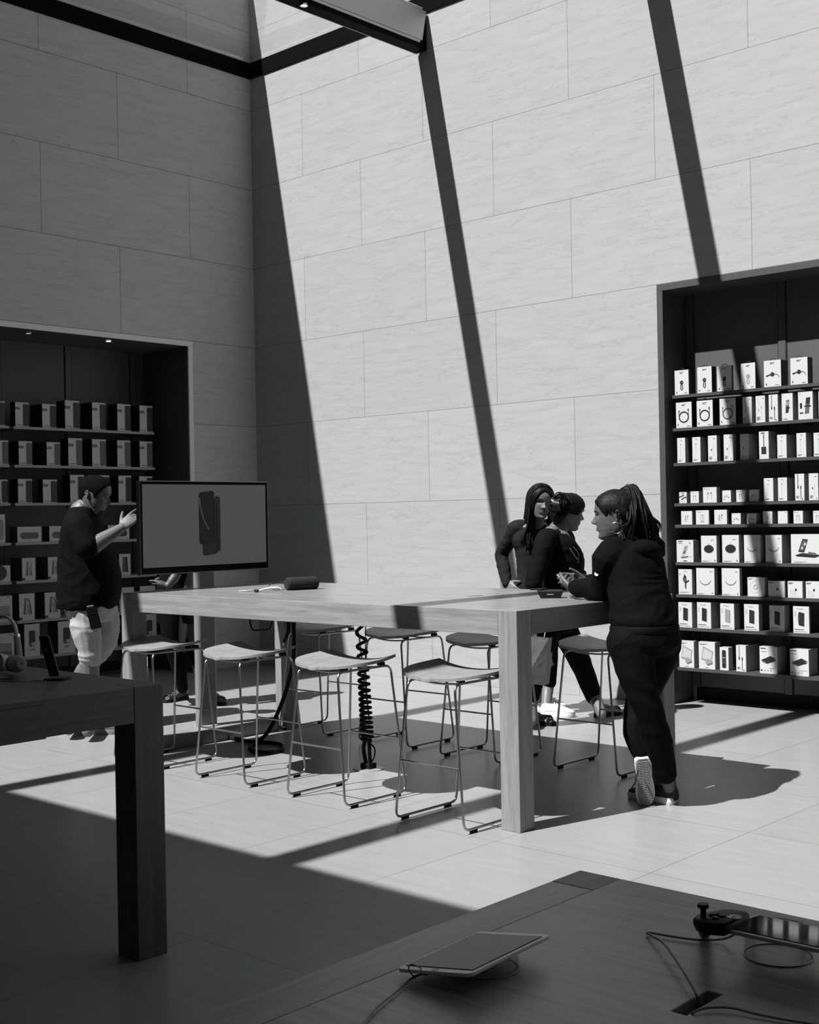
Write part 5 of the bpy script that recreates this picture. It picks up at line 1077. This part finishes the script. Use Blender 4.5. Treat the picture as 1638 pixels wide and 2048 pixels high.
limb(b, [at(1086, 1225, 8.84), at(1099, 1315, 8.76), at(1096, 1370, 8.80), h1+dv1*.2+Z*.06], [.085, .053, .043, .033]); limb(b, [at(1054, 1225, 8.92), at(1060, 1320, 8.90), at(1072, 1375, 8.93), h2+dv2*.2+Z*.06], [.085, .053, .043, .033])
grow('body', b, sk, t, .0048, 2); face(t, hc, f, s, u, hh, True, .05)
m = MB()
trunk(m, [(at(1069, 1222, 8.88), .155, .115), (at(1070, 1185, 8.88), .145, .11), (at(1072, 1140, 8.88), .132, .105), (at(1071, 1105, 8.88), .142, .112), (at(1069, 1072, 8.88), .165, .095), (at(1069, 1052, 8.88), .12, .065)], S_, F_)
limb(m, [at(1052, 1056, 8.88), rs_, lerp(rs_, re, .5), re, lerp(re, rw, .5), rw-Z*.0], [.055, .056, .05, .047, .044, .034]); limb(m, [at(1088, 1056, 8.92), ls_, le, lw], [.055, .055, .045, .032])
grow('long_sleeved_top', m, cloth('top_charcoal', .012), t, .0075, 3, (.0045, (8, 8, 22), 7.7))
m = MB(); trunk(m, [(at(1070, 1255, 8.88), .13, .10), (at(1070, 1225, 8.88), .155, .12), (at(1070, 1205, 8.88), .145, .11)], S_, F_)
limb(m, [at(1086, 1235, 8.84), at(1098, 1300, 8.77), at(1098, 1364, 8.79)], [.088, .064, .05]); limb(m, [at(1054, 1235, 8.92), at(1060, 1305, 8.90), at(1069, 1370, 8.92)], [.088, .064, .05])
grow('trousers', m, cloth('trouser_black', .0016, .8), t, .0075, 3, (.003, (9, 9, 12), 1.5))
wh = mat('sneaker_white', .62, .5)
shoe(t, h1, dv1, Z, .235, .09, (wh, wh, wh)); shoe(t, h2, dv2, Z, .23, .09, (wh, wh, wh))
m = MB(); hm = hairm('hair_black', .003)
cap(m, hc, f, s, u, hh, [(0, .33), (18, .28), (36, .12), (50, -.12), (64, -.36), (100, -.42), (180, -.42)], .04)
for k in (-1, 1): limb(m, [hc+(s*k*.13+f*.20+u*.43)*hh, hc+(s*k*.27+f*.20+u*.22)*hh, hc+(s*k*.325+f*.13-u*.05)*hh, hc+(s*k*.34+f*.06-u*.35)*hh, hc+(s*k*.36+f*.02-u*.60)*hh], [.05*hh, .07*hh, .075*hh, .09*hh, .08*hh], 5, 12)
grow('hair', m, hm, t, .007, 2, (.001, (60, 60, 8), 2.0))
m = MB(); random.seed(5)
for k in range(60):
    side = -1 if k < 38 else 1; a = random.random()
    top = hc+(s*(-side*(-.30-.06*a))*-1+f*(.10-.3*a)+u*(.15-.2*a))*hh
    if side < 0: e = at(1043+26*a+random.gauss(0, 2), 1104-14*random.random()-10*(1-a), 8.72+.06*random.random()); mdl = at(1055+14*a, 1050, 8.74+.06*a)
    else: e = at(1096+8*a, 1090-20*random.random(), 8.76); mdl = at(1097+5*a, 1045, 8.76)
    top = at(1060+10*a, 1000+10*random.random(), 8.76+.05*a) if side < 0 else at(1098+4*a, 1005, 8.78)
    P = spline([top, mdl, lerp(mdl, e, .6)+V((random.gauss(0, .004),)*3), e], 5); N = len(P)
    m.tube(P, [lerp(.010, .0025, (i/(N-1))**1.6) for i in range(N)], 5)
for k in range(90):
    kx = -1 if k % 2 else 1; a = random.random(); fo = lerp(.24, -.30, a)
    P = spline([hc+(s*kx*.012+f*fo+u*(.535-.25*abs(a-.45)**2))*hh, hc+(s*kx*.20+f*(fo*.95+.02)+u*(.475-.2*abs(a-.4)**2))*hh, hc+(s*kx*.355+f*(fo*.75)+u*.20)*hh, hc+(s*kx*(.385+.02*random.random())+f*(fo*.55)-u*.15)*hh, hc+(s*kx*(.40+.03*random.random())+f*(fo*.5)-u*.55)*hh], 4)
    m.tube(P, [.0085*hh]*4+[.010*hh]*(len(P)-4), 5)
m.build('long_hair', hm, t, True)

# ---- man in shorts reaching to the screen
t = thing('person', 'person in black short-sleeved shirt and pale shorts reaching a hand towards the screen', 'person', onz(178, 1468, 0))
sk = skinm('skin_d', .105); F_ = V((RT.x, RT.y, 0)).normalized(); S_ = Z.cross(F_)
hc, hh = at(189, 990, 8.5), .262
f, s, u = basis(RT*.95-FW*.10-Z*.30, -.02)
b = MB(); head(b, hc, f, s, u, hh, ([at(166, 1020, 8.5), at(163, 1036, 8.5)], [.080, .10]))
b.ell(hc+(f*.10-u*.36)*hh, .06, .07, .05)
trunk(b, [(at(180, 1225, 8.5), .18, .16), (at(178, 1160, 8.5), .19, .17), (at(172, 1100, 8.5), .19, .15), (at(166, 1055, 8.5), .19, .11), (at(165, 1036, 8.5), .13, .085)], S_, F_)
rs_, re, rw = at(158, 1052, 8.27), at(175, 1099, 8.20), at(243, 1056, 8.30)
limb(b, [rs_, lerp(rs_, re, .5), re, lerp(re, rw, .22), lerp(re, rw, .5), rw], [.06, .056, .052, .056, .049, .031])
ls_, le, lw = at(172, 1052, 8.73), at(185, 1120, 8.76), at(205, 1180, 8.72)
limb(b, [ls_, le, lw], [.06, .05, .032])
hand(b, rw, at(264, 1036, 8.34)-rw, -FW*.8+UP*.3-RT*.1, UP, 1.08, (.15, .55, .6, .65), .06, .7, .3); hand(b, lw, Z*-1+RT*.2, FW, RT, 1.05)
h1, h2 = onz(160, 1468, 0), onz(120, 1462, 0)
limb(b, [at(180, 1220, 8.42), at(176, 1270, 8.40), at(179, 1312, 8.40), at(180, 1350, 8.42), at(177, 1410, 8.43), onz(176, 1462, .07)], [.10, .085, .063, .062, .045, .040]); limb(b, [at(200, 1220, 8.6), at(206, 1270, 8.62), at(192, 1312, 8.64), at(164, 1350, 8.66), at(150, 1410, 8.66), onz(138, 1458, .07)], [.10, .085, .062, .060, .045, .040])
foot(b, h1+Z*.02, F_, .26, 1.1); foot(b, h2+Z*.02, F_, .26, 1.1)
grow('body', b, sk, t, .0048, 2); face(t, hc, f, s, u, hh, False)
m = MB(); rows = [[hc+(s*x+f*(hsurf(x, tt)+.012)+u*tt)*hh for x in [-.13+.26*i/10 for i in range(11)]] for tt in (-.315, -.34, -.37, -.41, -.45, -.475)]
m.add([p for r in rows for p in r], [(j*11+i, j*11+i+1, (j+1)*11+i+1, (j+1)*11+i) for j in range(5) for i in range(10)]); m.build('beard', mat('beard_hair', .004, .8, bump=.8, bscale=300), t, True)
m = MB()
trunk(m, [(at(174, 1216, 8.5), .205, .190), (at(177, 1195, 8.5), .215, .203), (at(179, 1165, 8.5), .215, .205), (at(177, 1130, 8.5), .212, .195), (at(171, 1095, 8.5), .212, .168), (at(166, 1060, 8.5), .215, .130), (at(164, 1036, 8.5), .175, .105), (at(163, 1017, 8.5), .11, .090)], S_, F_)
limb(m, [at(162, 1048, 8.38), rs_, lerp(rs_, re, .45), lerp(re, rs_, .12)], [.075, .088, .090, .082]); limb(m, [at(168, 1048, 8.62), ls_, lerp(ls_, le, .7)], [.075, .085, .075])
grow('shirt', m, cloth('shirt_black', .0018), t, .0075, 4, (.007, (6, 6, 9), 6.1))
m = MB(); trunk(m, [(at(182, 1240, 8.5), .17, .135), (at(182, 1216, 8.5), .19, .165), (at(181, 1200, 8.5), .18, .16)], S_, F_)
limb(m, [at(171, 1216, 8.42), at(171, 1250, 8.40), at(177, 1285, 8.39), at(180, 1317, 8.40)], [.112, .100, .084, .069]); limb(m, [at(203, 1222, 8.58), at(209, 1255, 8.6), at(206, 1285, 8.61), at(196, 1306, 8.63)], [.112, .10, .085, .07])
grow('shorts', m, cloth('shorts_pale', .30, .8), t, .0075, 3, (.007, (9, 9, 13), 9.3))
for h_ in (h1, h2): shoe(t, h_, F_, Z, .28, .10, (mat('shoe_grey', .08, .6), mat('shoe_sole', .2, .6), blk_rub))
m = MB(); cap(m, hc, f, s, u, hh, [(0, .335), (25, .315), (42, .26), (58, .15), (70, -.03), (78, -.06), (86, .10), (100, .02), (125, -.20), (180, -.26)], .020)
grow('hair', m, mat('hair_short', .003, .85, spec=.06, bump=.6, bscale=250), t, .006, 2, (.001, (90, 90, 90), 2.0))
ht = thing('phone_holster', 'black phone holster hanging at the hip over pale shorts', 'holster', at(187, 1232, 8.27))
q0 = at(173, 1217, 8.255); ax_, ay_ = at(191, 1213, 8.255)-q0, at(184, 1259, 8.245)-q0; an = ax_.cross(ay_).normalized(); an = an if an.dot(FW) < 0 else -an
hb = MB().fbox(q0, ax_*1.12, ay_, an*.024).build('case', mat('nylon_black', .0015, .8, spec=.05), ht, bevel=.004)
MB().fbox(q0+an*.0242+ay_*.30, ax_*1.12, ay_*.03, an*.002).build('flap_edge', mat('nylon_seam', .006, .7, spec=.05), ht)
MB().fbox(q0-ay_*.10+ax_*.12, ax_*.75, ay_*.09, an*.014).build('clip_top', mat('clip_grey', .06, .5), ht, bevel=.003)

# ---- person behind the screen: only legs, sandals and a forearm show
t = thing('person', 'person in dark clothes and sandals standing mostly hidden behind the screen', 'person', onz(385, 1404, 0))
sk = skinm('skin_e', .055); F_ = V((-RT.x, -RT.y, 0)).normalized(); S_ = Z.cross(F_); D0 = 9.45
hc, hh = at(390, 1022, D0), .235; f, s, u = basis(-RT-Z*.2)
b = MB(); head(b, hc, f, s, u, hh, ([at(394, 1056, D0), at(394, 1070, D0)], [.055, .08]))
trunk(b, [(at(362, 1222, D0), .14, .11), (at(370, 1160, D0), .12, .10), (at(384, 1110, D0), .14, .10), (at(392, 1080, D0), .13, .08), (at(394, 1068, D0), .08, .06)], S_, F_)
ls_, le, lw = at(384, 1086, D0-.17), at(352, 1150, D0-.22), at(336, 1172, D0-.26)
limb(b, [ls_, le, lerp(le, lw, .5), lw], [.045, .036, .034, .024]); limb(b, [at(396, 1086, D0+.17), at(380, 1150, D0+.2), at(345, 1160, D0+.1)], [.045, .036, .024])
hand(b, lw, at(312, 1160, D0-.22)-lw, UP, -FW, .95, (.2, .3, .3, .35)); hand(b, at(345, 1160, D0+.1), -RT+UP*.2, UP, FW, .95)
g1, g2 = onz(374, 1398, .0), onz(418, 1404, 0); dg1, dg2 = onz(333, 1405, 0)-g1, onz(452, 1412, 0)-g2
limb(b, [at(352, 1222, D0-.07), at(355, 1310, D0-.06), at(364, 1360, 9.5), g1+dg1*.12+Z*.07], [.09, .058, .046, .034]); limb(b, [at(374, 1222, D0+.07), at(400, 1310, D0+.0), at(420, 1370, 9.45), g2+dg2*.12+Z*.07], [.09, .058, .046, .034])
foot(b, g1+Z*.014, dg1, .235); foot(b, g2+Z*.014, dg2, .235)
grow('body', b, sk, t, .0075, 3); face(t, hc, f, s, u, hh)
m = MB(); trunk(m, [(at(352, 1212, D0), .155, .145), (at(352, 1168, D0), .14, .135), (at(368, 1120, D0), .155, .13), (at(391, 1086, D0), .16, .09), (at(394, 1074, D0), .09, .065)], S_, F_)
limb(m, [ls_, lerp(ls_, le, .8)], [.056, .05]); limb(m, [at(396, 1086, D0+.17), at(382, 1140, D0+.2)], [.056, .05]); grow('shirt', m, cloth('shirt_black', .0018), t, .009, 3, (.004, (8, 8, 10), 3.3))
m = MB(); trunk(m, [(at(352, 1245, D0), .14, .135), (at(352, 1222, D0), .155, .145), (at(352, 1200, D0), .145, .14)], S_, F_)
limb(m, [at(346, 1225, D0-.07), at(346, 1280, D0-.07), at(356, 1325, D0-.05), at(365, 1376, 9.51)], [.10, .085, .062, .044]); limb(m, [at(374, 1225, D0+.07), at(388, 1280, D0+.05), at(402, 1325, D0), at(421, 1380, 9.45)], [.10, .085, .062, .044]); grow('trousers', m, cloth('trouser_black', .0016, .8), t, .009, 3)
for g_, d_ in ((g1, dg1), (g2, dg2)): shoe(t, g_, d_, Z, .25, .09, (sd, blk_rub, sd), 'sandal')
m = MB(); cap(m, hc, f, s, u, hh, [(0, .28), (40, .18), (60, -.1), (90, -.3), (180, -.4)], .035); grow('hair', m, hm, t, .009, 2)
